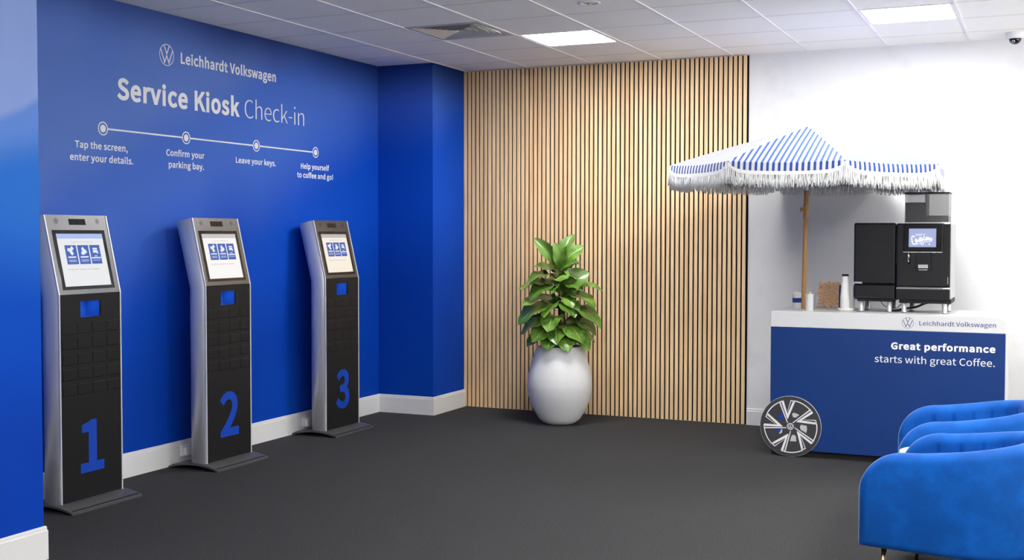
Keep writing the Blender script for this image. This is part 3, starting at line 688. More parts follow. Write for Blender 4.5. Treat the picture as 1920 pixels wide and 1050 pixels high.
def kiosk(x, y, num, label, style):
    K = thing('check_in_kiosk', label, 'kiosk', (x, y, 0), 'check-in kiosks along the blue wall')
    # arched floor plate
    top = []; N = 14
    for k in range(N + 1):
        s = k / N; top.append((-0.285 + 0.40 * s, 0.012 + 0.031 * math.sin(PI * s) ** 0.8))
    bot = [(px, pz - 0.012 if 0.03 < (px + 0.285) / 0.40 < 0.97 else 0.0) for px, pz in top]
    mb = MB(); V = []
    for yy in (-0.277, 0.277): V.append([mb.bm.verts.new((px, yy, pz)) for px, pz in top + bot[::-1]])
    n = len(V[0])
    for k in range(n): mb.bm.faces.new((V[0][k], V[0][(k + 1) % n], V[1][(k + 1) % n], V[1][k]))
    for row in V:
        for k in range(N): mb.bm.faces.new((row[k], row[k + 1], row[n - 2 - k], row[n - 1 - k]))
    mb.build('base_plate', base_metal, K)
    for sx in (-0.26, 0.09):
        mb = MB(); mb.box(sx - 0.012, sx + 0.012, -0.26, 0.26, 0.0, 0.02); mb.build('floor_pad', black_matte, K)
    # aluminium column: D-shaped plan, upper part leaning back
    O = outline()
    def ringz(z, sh, slope): return [(px + sh, py, z + slope * px) for px, py in O]
    mb = MB()
    rows = [ringz(0.040, 0, 0), ringz(1.205, 0, 0.10), ringz(1.652, -0.105, 0.235)]
    for a_, b_ in zip(rows, rows[1:]):
        for k in range(len(O) - 1):
            f = mb.face([a_[k], a_[k + 1], b_[k + 1], b_[k]], smooth=True)
    mb.face(rows[-1]); mb.face(rows[0])
    bmesh.ops.remove_doubles(mb.bm, verts=list(mb.bm.verts), dist=1e-5)
    col = mb.build('column', alu, K)
    # aluminium edge strips
    mb = MB()
    for s in (-1, 1):
        ya, yb = sorted((s * (W2 - 0.0085), s * W2))
        mb.prism([(-0.02, 0.040), (0.0035, 0.040), (0.0035, 1.2055), (-0.1018, 1.652), (-0.125, 1.646), (-0.02, 1.203)], 1, ya, yb)
    mb.build('edge_trim', alu, K, 0.001)
    # lower front panel with niche opening and embossed tiles
    mb = MB(); a, b = -0.234, 0.234
    nz0, nz1, ny0, ny1 = 1.075, 1.166, -0.080, 0.080
    mb.box(-0.012, 0.0, a, b, 0.042, nz0); mb.box(-0.012, 0.0, a, b, nz1, 1.2045)
    mb.box(-0.012, 0.0, a, ny0, nz0, nz1); mb.box(-0.012, 0.0, ny1, b, nz0, nz1)
    for rr in range(5):
        z1 = 1.046 - rr * 0.0862
        for c in range(4):
            y0 = -0.220 + c * 0.1145
            mb.box(-0.004, 0.0042, y0, y0 + 0.0965, z1 - 0.062, z1, 0.0035, 1)
    mb.build('front_panel', black_satin, K)
    # key niche
    mb = MB(); d = 0.11
    mb.face([(-d, ny0, nz0), (-d, ny1, nz0), (-d, ny1, nz1 + 0.02), (-d, ny0, nz1 + 0.02)])
    mb.face([(-d, ny0, nz0), (-d, ny0, nz1 + 0.02), (-0.012, ny0, nz1), (-0.012, ny0, nz0)])
    mb.face([(-d, ny1, nz0), (-0.012, ny1, nz0), (-0.012, ny1, nz1), (-d, ny1, nz1 + 0.02)])
    mb.face([(-d, ny0, nz0), (-0.012, ny0, nz0), (-0.012, ny1, nz0), (-d, ny1, nz0)])
    mb.face([(-d, ny0, nz1 + 0.02), (-d, ny1, nz1 + 0.02), (-0.012, ny1, nz1), (-0.012, ny0, nz1)])
    ni = mb.build('key_niche', niche_blue, K)
    mb = MB(); mb.box(-0.075, -0.035, -0.05, 0.05, nz1 + 0.001, nz1 + 0.004); mb.build('niche_lamp', emis('niche_led', (0.8, 0.9, 1.0), 5.0), ni)
    mb = MB(); mb.box(-0.05, -0.02, ny0 + 0.0005, ny0 + 0.006, nz0 + 0.025, nz0 + 0.06); mb.build('sensor', black_gloss, ni)
    lettering('number', [(str(num), 0, 0, 0.297, {1: 0.185, 2: 0.202, 3: 0.195}[num], 12.5, 'c')], num_blue, K, frame((0.0004, 0.0, 0.19), (0, 1, 0), (0, 0, 1), (1, 0, 0)))
    # leaning upper panel
    up = Vector((-0.105, 0, 0.447)); LEN = up.length; up.normalize(); nr = Vector((up.z, 0, -up.x))
    F = frame((0, 0, 1.205), (0, 1, 0), up, nr)
    mb = MB(F); mb.box(-0.234, 0.234, 0.002, LEN, -0.012, 0.0); mb.build('upper_panel', panel_satin, K)
    X0, X1, Y0, Y1 = -0.203, 0.203, 0.028, 0.372           # bezel
    mb = MB(F); mb.box(X0, X1, Y0, Y1, -0.002, 0.0015, 0.0008, 1); bz = mb.build('screen_bezel', black_gloss, K)
    SX0, SX1, SY0, SY1 = -0.178, 0.177, 0.047, 0.350
    w, h = SX1 - SX0, SY1 - SY0
    pt = lambda u, v: (SX0 + u * w, SY1 - v * h)
    rect = lambda u0, v0, u1, v1: [pt(u0, v0), pt(u0, v1), pt(u1, v1), pt(u1, v0)]
    sc_ = flat('display', [rect(0, 0, 1, 1)], scr_white[style], K, F, 0.0004, 0.0016)
    flat('header_bar', [rect(0, 0, 1, 0.095)], scr_head[style], sc_, None, 0.0003, 0.0021)
    lettering('title_text', [('Express Check-in', *pt(0.52, 0.175), 0.0115, 0.165, 2, 'c')], scr_text, sc_, frame((0, 0, 0.0021), (1, 0, 0), (0, 1, 0), (0, 0, 1)), 0.0003)
    cards = ((0.130, 0.375), (0.400, 0.640), (0.665, 0.890))
    for u0, u1 in cards: flat('card_button', [rect(u0, 0.22, u1, 0.585)], scr_card, sc_, None, 0.0003, 0.0021)
    ic = []
    ell = lambda u, v, r: disc_poly(*pt(u, v), r * h, 12)
    def tilt(u, v, a_, wl_, hl): 
        cx, cy = pt(u, v); ca, sa = math.cos(R(a_)), math.sin(R(a_))
        return [(cx + (dx * ca - dy * sa), cy + (dx * sa + dy * ca)) for dx, dy in ((-wl_, -hl), (wl_, -hl), (wl_, hl), (-wl_, hl))]
    u = (cards[0][0] + cards[0][1]) / 2
    ic += [tilt(u + 0.02, 0.285, 40, 0.012, 0.010), tilt(u - 0.03, 0.315, -20, 0.016, 0.009), tilt(u + 0.005, 0.365, -55, 0.013, 0.010)]
    ic += [rect(u - 0.085, 0.435, u + 0.085, 0.462)] + [rect(u - 0.08, 0.50 + q, u + 0.08, 0.508 + q) for q in (0, 0.025)]
    icons = [ic]; ic = []
    u = (cards[1][0] + cards[1][1]) / 2
    ic += [ell(u - 0.01, 0.285, 0.026), tilt(u + 0.0, 0.315, 35, 0.010, 0.014), tilt(u + 0.02, 0.355, 30, 0.016, 0.010), tilt(u - 0.03, 0.37, 50, 0.010, 0.008)]
    ic += [rect(u - 0.085, 0.435, u + 0.085, 0.462)] + [rect(u - 0.08, 0.50 + q, u + 0.08, 0.508 + q) for q in (0, 0.025)]
    icons.append(ic); ic = []
    u = (cards[2][0] + cards[2][1]) / 2
    ic += [rect(u - 0.05, 0.275, u + 0.05, 0.305), rect(u - 0.05, 0.315, u + 0.05, 0.37), ell(u + 0.045, 0.37, 0.022)]
    ic += [rect(u - 0.03, 0.425, u + 0.03, 0.440), rect(u - 0.10, 0.455, u + 0.10, 0.480)] + [rect(u - 0.08, 0.51 + q, u + 0.08, 0.518 + q) for q in (0,)]
    for q_ in icons + [ic]: flat('card_icon', q_, scr_icon, sc_, None, 0.0003, 0.0026)
    flat('footer_text', [rect(0.13, 0.672, 0.155, 0.70)] + [rect(a_, 0.675, b_, 0.69) for a_, b_ in ((0.18, 0.26), (0.275, 0.34), (0.36, 0.52), (0.54, 0.62), (0.64, 0.80))], scr_text, sc_, None, 0.0003, 0.0021)
    # camera window and loudspeakers
    mb = MB(F); mb.box(-0.062, 0.066, 0.402, 0.437, -0.001, 0.0018, 0.001, 1); cw = mb.build('camera_window', black_gloss, K)
    mb = MB(F); mb.lathe([(0.006, 0.0018), (0.006, 0.0032), (0.0005, 0.004)], 16, center=(0.002, 0.417, 0)); mb.build('camera_lens', black_gloss, cw)
    for sx in (-0.158, 0.160):
        P = []
        for q in range(-4, 5):
            for s2 in range(-4, 5):
                if q * q + s2 * s2 <= 17: P.append(disc_poly(sx + q * 0.0038, 0.424 + s2 * 0.0038, 0.0012, 8))
        flat('speaker_grille', P, black_matte, K, F, 0.0003, 0.0002)
    return K
kiosk(0.352, -4.398, 1, 'check-in kiosk nearest the camera, big blue number one', 0)
kiosk(0.315, -3.092, 2, 'middle check-in kiosk with a big blue number two', 1)
kiosk(0.298, -1.648, 3, 'farthest check-in kiosk by the corner, blue number three', 2)

for (y, z), lab in zip(((-4.50, 0.118), (-3.196, 0.088), (-1.755, 0.076)), ('white power outlet behind the kiosk numbered one', 'white power outlet behind the kiosk numbered two', 'white power outlet behind the kiosk numbered three')):
    t = thing('power_outlet', lab, 'power outlet', (0.0143, y, z), 'power outlets on the skirting')
    mb = MB(); mb.box(0, 0.010, -0.037, 0.06, -0.037, 0.037, 0.002, 2); mb.build('face_plate', vinyl_white, t)
    mb = MB(); mb.box(0.0098, 0.040, -0.016, 0.026, -0.034, 0.022, 0.004, 2); mb.build('plug', vinyl_white, t)

# ------------------------------------------------------------------ fiddle-leaf fig in an egg-shaped pot
PC = Vector((1.672, -0.52, 0))
plant = thing('potted_fig', 'leafy green fig plant in a pale egg-shaped pot by the slats', 'potted plant', PC)
prof = [(0.02, 0.0), (0.118, 0.0), (0.140, 0.010), (0.168, 0.036), (0.198, 0.083), (0.232, 0.150), (0.256, 0.225), (0.266, 0.305), (0.260, 0.380), (0.246, 0.450), (0.226, 0.520), (0.204, 0.585), (0.190, 0.622), (0.186, 0.632), (0.178, 0.635), (0.168, 0.630), (0.166, 0.60), (0.17, 0.54)]
from_prof = []
for (r0, z0), (r1, z1) in zip(prof, prof[1:]):
    from_prof += [(r0 + (r1 - r0) * k / 3, z0 + (z1 - z0) * k / 3) for k in range(3)]
from_prof.append(prof[-1])
mb = MB(); mb.lathe(from_prof, 64, cap0=True); mb.build('pot', stone, plant)
mb = MB(); mb.lathe([(0.172, 0.575), (0.1, 0.582), (0.0005, 0.588)], 32); mb.build('soil', dark_soil, plant)
E_ = Vector((0.928, 0.372, 0)); C_ = Vector((0.372, -0.928, 0)); Z_ = Vector((0, 0, 1))
mb = MB()
mb.tube([(0, 0, 0.57), (0.004, 0.002, 0.8), (-0.006, 0, 1.0), (0.004, -0.003, 1.18), (0.0, 0, 1.36)], [0.014, 0.013, 0.011, 0.009, 0.005])
mb.tube([(0.03, 0.03, 0.57), (0.035, 0.03, 0.75), (0.03, 0.02, 0.93), (0.035, 0.015, 1.08)], [0.010, 0.009, 0.007, 0.004])
mb.build('stem', stem_brown, plant)
leafmb = MB()
def leaf(zb, e, c, z, width, droop=0.0, fold=0.25, roll=0.0, base=(0, 0)):
    """base height on the stem, tip offset toward image right / camera / up"""
    tip = E_ * e + C_ * c + Z_ * z
    L = tip.length; d = tip.normalized()
    side = d.cross(Z_)
    if side.length < 0.25: side = E_ - d * E_.dot(d)
    side.normalize()
    nrm = side.cross(d).normalized()
    if nrm.z < 0: nrm = -nrm; side = -side
    if z > 0.15 and nrm.dot(C_) < 0: nrm = -nrm; side = -side
    aim = (C_ * 0.80 + Z_ * 0.75 + E_ * rnd.uniform(-0.35, 0.35)); aim = aim - d * aim.dot(d)       # leaves turn their faces to the light and the room
    nrm = (nrm * 0.4 + aim.normalized() * 0.6).normalized(); side = d.cross(nrm).normalized()
    roll *= 0.4; width *= 1.15
    q = Matrix.Rotation(roll, 3, d); side = q @ side; nrm = q @ nrm
    B = E_ * base[0] + C_ * base[1] + Z_ * zb
    NL, NW = 14, 10
    ph = rnd.uniform(0, 6.28); P = []
    pet = 0.10
    for i in range(NL + 1):
        s = i / NL
        if s < pet: w = 0.006
        else:
            q_ = (s - pet) / (1 - pet)
            w = width * 0.5 * (math.sin(PI * min(1, q_ ** 0.78)) ** 0.62) * (0.62 + 0.42 * q_) * 1.05
            w = max(w, 0.004)
        cen = B + d * (L * s) + nrm * (L * (0.16 * math.sin(PI * s) * (1 + droop)) - L * droop * 0.25 * s * s)
        row = []
        for j in range(NW + 1):
            t_ = 2 * j / NW - 1
            rip = 0.012 * math.sin(s * 17 + ph + (1.3 if t_ > 0 else 0)) * abs(t_) ** 2 * min(1, w / 0.05)
            row.append(cen + side * (w * t_) + nrm * (fold * w * abs(t_) ** 1.5 + rip))
        P.append(row)
    leafmb.grid(P, uv=lambda a_, b_: (b_ / NW, a_ / NL))
LV = [  # zb, e, c, z, width, droop, fold, roll
    (1.27, -0.21, 0.03, 0.245, 0.11, 0.1, 0.7, 0.9), (1.26, -0.04, 0.09, 0.215, 0.125, 0.25, 0.5, 0.5), (1.25, 0.185, 0.07, 0.205, 0.150, 0.3, 0.55, -1.2),
    (1.29, 0.12, -0.06, 0.255, 0.11, 0, 0.5, 0.8), (1.29, -0.06, -0.10, 0.16, 0.13, 0, 0.3, 0), (1.20, 0.17, -0.02, 0.12, 0.085, 0.1, 0.5, 0.5),
    (1.15, -0.20, 0.07, 0.15, 0.21, 0.35, 0.15, 0.8), (1.15, 0.05, 0.17, 0.06, 0.17, 0.5, 0.2, 0.6), (1.08, 0.23, 0.08, 0.16, 0.19, 0.2, 0.35, -0.9), (1.19, 0.13, 0.12, 0.01, 0.15, 0.4, 0.3, -0.8),
    (1.16, -0.26, 0.14, 0.02, 0.19, 0.35, 0.15, 0.9), (1.06, -0.33, 0.05, 0.06, 0.20, 0.3, 0.2, 0.6), (1.08, -0.24, 0.17, -0.03, 0.21, 0.5, 0.2, 0.3),
    (1.04, 0.34, 0.05, 0.075, 0.14, 0.35, 0.25, -0.4), (1.05, -0.06, 0.22, 0.05, 0.13, 0.5, 0.4, 0.9), (1.00, 0.20, -0.15, 0.06, 0.20, 0.3, 0.2, 0),
    (0.99, 0.29, 0.13, 0.0, 0.22, 0.45, 0.15, -0.7), (1.00, 0.10, 0.20, -0.02, 0.15, 0.5, 0.35, -0.6), (0.96, -0.30, 0.12, 0.04, 0.25, 0.4, 0.1, 0.7), (0.93, -0.20, -0.16, 0.03, 0.22, 0.3, 0.2, 0),
    (0.91, -0.34, 0.15, -0.05, 0.27, 0.5, 0.1, 0.6), (0.90, 0.34, 0.14, -0.07, 0.27, 0.5, 0.1, -0.6), (0.95, 0.12, 0.23, -0.04, 0.19, 0.5, 0.2, -0.5), (0.94, -0.13, 0.22, -0.03, 0.18, 0.5, 0.25, 0.9),
    (0.85, -0.10, 0.25, -0.05, 0.20, 0.5, 0.2, 0.6), (0.80, -0.32, 0.06, -0.04, 0.24, 0.4, 0.2, 0.5), (0.81, 0.30, 0.05, -0.06, 0.26, 0.4, 0.2, -0.4),
    (0.79, 0.18, 0.22, -0.09, 0.24, 0.4, 0.15, -0.5), (0.77, -0.03, 0.26, -0.08, 0.20, 0.4, 0.2, 0.2), (0.77, -0.22, 0.18, -0.07, 0.23, 0.4, 0.2, 0.3),
    (0.80, 0.0, -0.26, -0.02, 0.22, 0.4, 0.2, 0), (0.90, 0.18, -0.22, 0.02, 0.20, 0.4, 0.2, 0), (1.12, 0.12, -0.18, 0.08, 0.19, 0.3, 0.2, 0), (1.10, -0.14, -0.18, 0.08, 0.19, 0.3, 0.2, 0),
    (0.76, -0.16, -0.18, -0.03, 0.22, 0.4, 0.2, 0), (0.76, 0.20, -0.15, -0.03, 0.22, 0.4, 0.2, 0), (1.21, -0.13, -0.08, 0.06, 0.15, 0.3, 0.3, 0.3),
    (0.88, 0.22, 0.18, 0.02, 0.20, 0.4, 0.2, -0.7), (1.09, 0.18, 0.15, 0.02, 0.18, 0.4, 0.2, -0.5), (0.74, 0.30, -0.05, -0.06, 0.22, 0.4, 0.2, -0.2), (0.74, -0.28, -0.08, -0.05, 0.22, 0.4, 0.2, 0.2),
    (0.71, 0.07, 0.26, -0.085, 0.20, 0.3, 0.2, -0.2), (0.70, -0.10, 0.25, -0.06, 0.19, 0.3, 0.2, 0.3), (0.72, 0.24, 0.17, -0.09, 0.21, 0.35, 0.2, -0.4), (0.72, -0.27, 0.12, -0.06, 0.21, 0.35, 0.2, 0.4)]
for a_ in LV: leaf(*a_)
fo = leafmb.build('foliage', leaf_m, plant)

# ------------------------------------------------------------------ coffee cart
CX0, CX1, CYF, CYB, CZ = 3.555, 5.080, -1.250, -0.600, 1.013
cart = thing('coffee_cart', 'white and blue coffee cart with a car wheel disc on its front', 'coffee cart', ((CX0 + CX1) / 2, (CYF + CYB) / 2, 0))
ox, oy = cart.location.x, cart.location.y
def cl(o): o.location = (-ox, -oy, 0); return o
mb = MB(); mb.box(CX0, CX1, CYF, CYB, 0.903, CZ, 0.002, 1); cl(mb.build('worktop', counter_white, cart))
mb = MB(); mb.box(CX0 + 0.012, CX1 - 0.003, CYF + 0.012, CYB + 0.01, 0.045, 0.9032); cl(mb.build('cabinet_body', counter_white, cart))
mb = MB(); mb.box(CX0, CX1 - 0.004, CYF, CYF + 0.0125, 0.045, 0.9025, 0.001, 1); cl(mb.build('front_panel', cart_blue, cart))
mb = MB(); mb.box(CX0 + 0.004, CX1 - 0.03, CYF + 0.03, CYB - 0.03, 0.0, 0.046); cl(mb.build('plinth', black_matte, cart))
mb = MB(); mb.box(4.82, 4.99, CYF + 0.035, CYF + 0.055, CZ - 0.001, CZ + 0.0012, 0.0005, 1); cl(mb.build('worktop_slot', silver, cart))
def CM(x, z, d=0.0004): return frame((x - ox, CYF - d - oy, z), (1, 0, 0), (0, 0, 1), (0, -1, 0))
flat('emblem', emblem_polys(0, 0, 0.0375, 0.10, 0.05), cart_ink, cart, CM(4.469, 0.9565))
lettering('name_lettering', [('Leichhardt Volkswagen', 0, 0, 0.0285, 0.474, 1.0, 'l')], cart_ink, cart, CM(4.543, 0.9425))
lettering('slogan_bold', [('Great performance', 0, 0, 0.047, 0.652, 17, 'r')], vinyl_white, cart, CM(5.016, 0.776))
lettering('slogan_thin', [('starts with great Coffee.', 0, 0, 0.046, 0.756, 1.0, 'r')], vinyl_white, cart, CM(5.014, 0.6855))
# wheel disc
WM = frame((3.699 - ox, CYF - 0.0005 - oy, 0.2115), (1, 0, 0), (0, 0, 1), (0, -1, 0))
tyre = mat('printed_tyre_grey', lin(62, 62, 64), 0.5, var=0.05, scale=60)
disc_edge = mat('disc_board_edge', (0.8, 0.8, 0.8), 0.5, var=0.03, scale=30)
RW = 0.2110
wheel = flat('wheel_disc', [disc_poly(0, 0, RW, 96)], disc_edge, cart, WM, 0.010)
wheel['label'] = 'flat round board printed as a car wheel'
flat('tyre', [disc_poly(0, 0, RW - 0.0012, 96)], tyre, wheel, None, 0.0005, 0.0101)
rim = []
for k in range(5):
    ca, sa = math.cos(R(-72 * k)), math.sin(R(-72 * k))
    tr = lambda pts: [((x * ca - y * sa) * RW, (x * sa + y * ca) * RW) for x, y in pts]
    rim.append(tr([(-0.385, 0.80), (-0.345, 0.815), (-0.08, 0.12), (-0.105, 0.11)]))
    rim.append(tr([(-0.31, 0.835), (-0.228, 0.842), (-0.095, 0.40), (-0.085, 0.24), (-0.115, 0.27), (-0.14, 0.35)]))
    rim.append(tr([(0.075, 0.825), (0.145, 0.82), (-0.085, 0.24), (-0.098, 0.42)]))
    rim.append(tr([(0.0, 0.865), (0.03, 0.865), (-0.092, 0.50), (-0.110, 0.47)]))
    rim.append(tr([(0.0, 0.870), (0.145, 0.858), (0.145, 0.828), (0.0, 0.84)]))
    for pl in ring_polys(0, 0, 0.845, 0.878, 81 - 42, 81, 16): rim.append(tr(pl))
rim += ring_polys(0, 0, 0.100 * RW, 0.112 * RW)
flat('rim_spokes', rim, vinyl_white, wheel, None, 0.0005, 0.0108)
flat('hub_emblem', emblem_polys(0, 0, 0.095 * RW, 0.16, 0.08), vinyl_white, wheel, None, 0.0005, 0.0108)
pc = lambda pts: [(x * RW, y * RW) for x, y in pts]
brake_grey = mat('printed_brake_grey', lin(205, 205, 206), 0.5, var=0.03, scale=40)
for p_ in (pc([(0.05, 0.40), (0.09, 0.46), (0.20, 0.44), (0.29, 0.39), (0.17, 0.30), (0.09, 0.305)]),
                     pc([(0.31, 0.0), (0.34, 0.075), (0.53, 0.055), (0.545, -0.06), (0.52, -0.185), (0.34, -0.09)]),
                     pc([(-0.01, -0.49), (0.20, -0.485), (0.185, -0.32), (0.13, -0.27), (0.07, -0.28), (0.035, -0.33)]),
                     pc([(-0.37, -0.25), (-0.29, -0.10), (-0.26, -0.12), (-0.27, -0.22), (-0.34, -0.27)])):
    flat('brake_disc_patch', [p_], brake_grey, wheel, None, 0.0004, 0.0106)
for p_ in (pc([(-0.42, 0.31), (-0.34, 0.36), (-0.31, 0.42), (-0.25, 0.40), (-0.22, 0.30), (-0.27, 0.20), (-0.33, 0.21), (-0.35, 0.27)]),
                        pc([(-0.48, -0.13), (-0.40, -0.10), (-0.31, -0.11), (-0.32, -0.18), (-0.40, -0.25), (-0.45, -0.22)])):
    flat('brake_caliper', [p_], num_blue, wheel, None, 0.0004, 0.0107)

# ------------------------------------------------------------------ fringed umbrella
UB = Vector((3.720, -0.93, CZ))
umb = thing('umbrella', 'fringed blue and white striped market umbrella standing on the cart', 'umbrella', UB)
umb.rotation_euler = (0, R(0.8), 0)
def uz(z): return z - CZ
mb = MB(); mb.lathe([(0.0165, 0.0), (0.0165, uz(1.862))], 20, cap0=True, cap1=True); mb.build('pole', wood_pole, umb)
mb = MB(); mb.lathe([(0.0145, uz(1.862)), (0.0145, uz(2.30))], 20, cap1=True); mb.build('upper_pole', vinyl_white, umb)
mb = MB(); mb.lathe([(0.0168, uz(1.665)), (0.0205, uz(1.668)), (0.0205, uz(1.76)), (0.0168, uz(1.763))], 20); mb.build('joint_sleeve', wood_pole, umb)
mb = MB(Matrix.Rotation(R(-90), 4, 'Y')); mb.lathe([(0.008, 0.018), (0.008, 0.026), (0.016, 0.027), (0.018, 0.034), (0.013, 0.040), (0.0005, 0.041)], 16)
kn = mb.build('joint_knob', wood_pole, umb); kn.location = (0, 0, uz(1.725))
UR, ZA, ZR = 0.985, uz(2.318), uz(2.023)
ec, ee = Vector((0.18, -0.98, 0)), Vector((0.98, 0.18, 0))
TH = [-31 + 45 * k for k in range(8)]
ribdir = [ec * math.cos(R(a_)) + ee * math.sin(R(a_)) for a_ in TH]
def canopy_pt(k, s, t_):
    """panel k, s across 0..1, t_ radial 0..1"""
    a_, b_ = ribdir[k % 8] * UR, ribdir[(k + 1) % 8] * UR
    p = (a_ * (1 - s) + b_ * s) * t_
    z = ZA + (ZR - ZA) * (0.93 * t_ + 0.07 * t_ ** 3)
    z -= 0.012 * math.sin(PI * s) * t_                      # cloth sags between the ribs
    return Vector((p.x, p.y, z))
cm = MB(); vm = MB(); fm = MB(); tm = MB()
EDGE = 2 * UR * math.sin(R(22.5))
def drop(s): return 0.054 * (1 - abs(2 * s - 1) ** 9) + 0.006
for k in range(8):
    NS, NTt = 24, 14
    P = [[canopy_pt(k, i / NS, max(0.004, j / NTt)) for j in range(NTt + 1)] for i in range(NS + 1)]
    cm.grid(P, uv=lambda a_, b_: ((a_ / NS - 0.5) * EDGE * max(0.004, b_ / NTt), b_ / NTt))
    out = ((ribdir[k] + ribdir[(k + 1) % 8]) / 2).normalized()
    P = []
    for i in range(NS + 1):
        s = i / NS; e0 = canopy_pt(k, s, 1.0); dd = drop(s); row = []
        for j in range(5):
            q = j / 4
            row.append(e0 + out * (0.010 * math.sin(PI * 0.5 * q) * math.sin(PI * s) ** 0.5) - Vector((0, 0, dd * q)))
        P.append(row)
    vm.grid(P, uv=lambda a_, b_: ((a_ / NS - 0.5) * EDGE, b_))
    Q = []
    for i in range(NS + 1):
        b0 = P[i][-1]; Q.append([b0 + out * 0.0015 + Vector((0, 0, 0.004)), b0 + out * 0.003 - Vector((0, 0, 0.010)), b0 + out * 0.0015 - Vector((0, 0, 0.024))])
    tm.grid(Q)
    NF = 270
    for q in range(NF):
        s = (q + rnd.random() * 0.8) / NF; i = min(NS - 1, int(s * NS)); f_ = s * NS - i
        top = P[i][-1] * (1 - f_) + P[i + 1][-1] * f_ + Vector((0, 0, -0.018)) + out * rnd.uniform(-0.003, 0.005)
        ln_ = rnd.uniform(0.060, 0.090) + 0.035 * abs(2 * s - 1) ** 8; along = (P[i + 1][-1] - P[i][-1]).normalized()
        m1 = top + along * rnd.uniform(-0.005, 0.005) + out * rnd.uniform(-0.004, 0.006) - Vector((0, 0, ln_ * 0.55))
        end = top + along * rnd.uniform(-0.011, 0.011) + out * rnd.uniform(-0.008, 0.010) - Vector((0, 0, ln_))
        fm.tube([top, m1, end], [0.0028, 0.0034, 0.0022], n=5)
can = cm.build('canopy', stripe, umb)
vm.build('valance', stripe, can)
tm.build('valance_trim', fringe_white, can)
fr = fm.build('fringe', fringe_white, umb); fr['kind'] = 'stuff'
for k in range(8):
    mb = MB(); tip = ribdir[k] * UR
    mb.tube([Vector((0, 0, ZA - 0.02)), tip * 0.5 + Vector((0, 0, ZA + (ZR - ZA) * 0.475 - 0.012)), tip * 0.995 + Vector((0, 0, ZR - 0.008))], 0.006, 8)
    mb.tube([Vector((0, 0, ZA - 0.26)) + ribdir[k] * 0.02, tip * 0.5 + Vector((0, 0, ZA + (ZR - ZA) * 0.475 - 0.02))], 0.005, 8)
    mb.build('rib', light_wood, umb)
mb = MB(); mb.lathe([(0.030, ZA - 0.27), (0.030, ZA - 0.23)], 20, cap0=True, cap1=True); mb.build('runner', vinyl_white, umb)
mb = MB(); mb.lathe([(0.026, ZA - 0.006), (0.020, ZA + 0.004), (0.008, ZA + 0.008), (0.0005, ZA + 0.009)], 20); mb.build('top_cap', fringe_white, umb)

# ------------------------------------------------------------------ coffee machine and milk cooler
cool = thing('milk_cooler', 'tall glossy black milk cooler left of the coffee machine', 'appliance', (4.230, -0.93, CZ))
def L(o, p): o.location = (-p.location.x, -p.location.y, 0 - p.location.z); return o
mb = MB(); mb.box(4.094, 4.368, -1.085, -0.76, 1.100, 1.620, 0.006, 2); L(mb.build('cabinet', black_satin, cool), cool)
mb = MB(); mb.box(4.092, 4.3685, -1.105, -1.084, 1.206, 1.626, 0.010, 3); d_ = L(mb.build('door', black_gloss, cool), cool)
mb = MB(); mb.box(4.094, 4.150, -1.1065, -1.1045, 1.209, 1.221); mb.build('door_badge', silver, d_)
mb = MB(); mb.box(4.092, 4.3685, -1.105, -1.084, 1.108, 1.203, 0.010, 3); L(mb.build('kick_panel', black_gloss, cool), cool)
mb = MB(); mb.box(4.115, 4.350, -1.08, -0.77, 1.086, 1.101); L(mb.build('chassis', black_matte, cool), cool)
for x_, y_ in ((4.140, -1.060), (4.327, -1.060), (4.145, -0.80), (4.325, -0.80)):
    mb = MB(); mb.lathe([(0.0165, CZ + 0.004), (0.0165, 1.0865)], 20, (x_, y_, 0), cap1=True); lg = L(mb.build('leg', leg_steel, cool), cool)
    mb = MB(); mb.lathe([(0.0155, CZ + 0.0002), (0.0155, CZ + 0.0045)], 16, (x_, y_, 0), cap0=True, cap1=True); mb.build('foot', black_matte, lg)

cof = thing('coffee_machine', 'glossy black coffee machine with touch screen and clear bean hopper', 'coffee machine', (4.552, -0.92, CZ))
mb = MB(); mb.box(4.380, 4.7285, -1.10, -0.745, 1.112, 1.620, 0.006, 2); L(mb.build('housing', silver, cof), cof)
mb = MB(); mb.box(4.376, 4.722, -1.121, -1.099, 1.192, 1.622, 0.008, 3); L(mb.build('front_door', black_gloss, cof), cof)
mb = MB(); mb.box(4.376, 4.722, -1.126, -1.099, 1.106, 1.180, 0.006, 2); L(mb.build('drip_tray', black_satin, cof), cof)
mb = MB(); mb.box(4.378, 4.722, -1.129, -1.099, 1.1795, 1.187, 0.002, 1); L(mb.build('tray_grid', chrome, cof), cof)
mb = MB(); mb.box(4.395, 4.7285, -1.10, -0.75, 1.080, 1.113, 0.004, 1); L(mb.build('chassis', black_matte, cof), cof)
mb = MB(); mb.box(4.706, 4.710, -1.1235, -1.1205, 1.215, 1.262); L(mb.build('door_pull', chrome, cof), cof)
S = Matrix.Translation((4.5505, -1.150, 1.5235)) @ Matrix.Rotation(R(-4), 4, 'X')
mb = MB(S); mb.box(-0.126, 0.126, -0.014, 0.03, -0.094, 0.094, 0.006, 3); sh_ = L(mb.build('screen_housing', black_gloss, cof), cof)
mb = MB(S); mb.box(-0.125, 0.125, -0.012, 0.02, -0.098, -0.0935); mb.build('housing_trim', chrome, sh_)
SF = S @ frame((-0.0035, -0.0142, 0.0), (1, 0, 0), (0, 0, 1), (0, -1, 0))
ms_bg = emis('machine_screen_blue', lin(170, 182, 226), 0.82, 0.1); ms_w = emis('machine_screen_white', (0.95, 0.96, 1.0), 0.86, 0.1)
dsp = flat('touch_screen', [[(-0.087, -0.062), (0.087, -0.062), (0.087, 0.062), (-0.087, 0.062)]], ms_bg, sh_, SF, 0.0004)
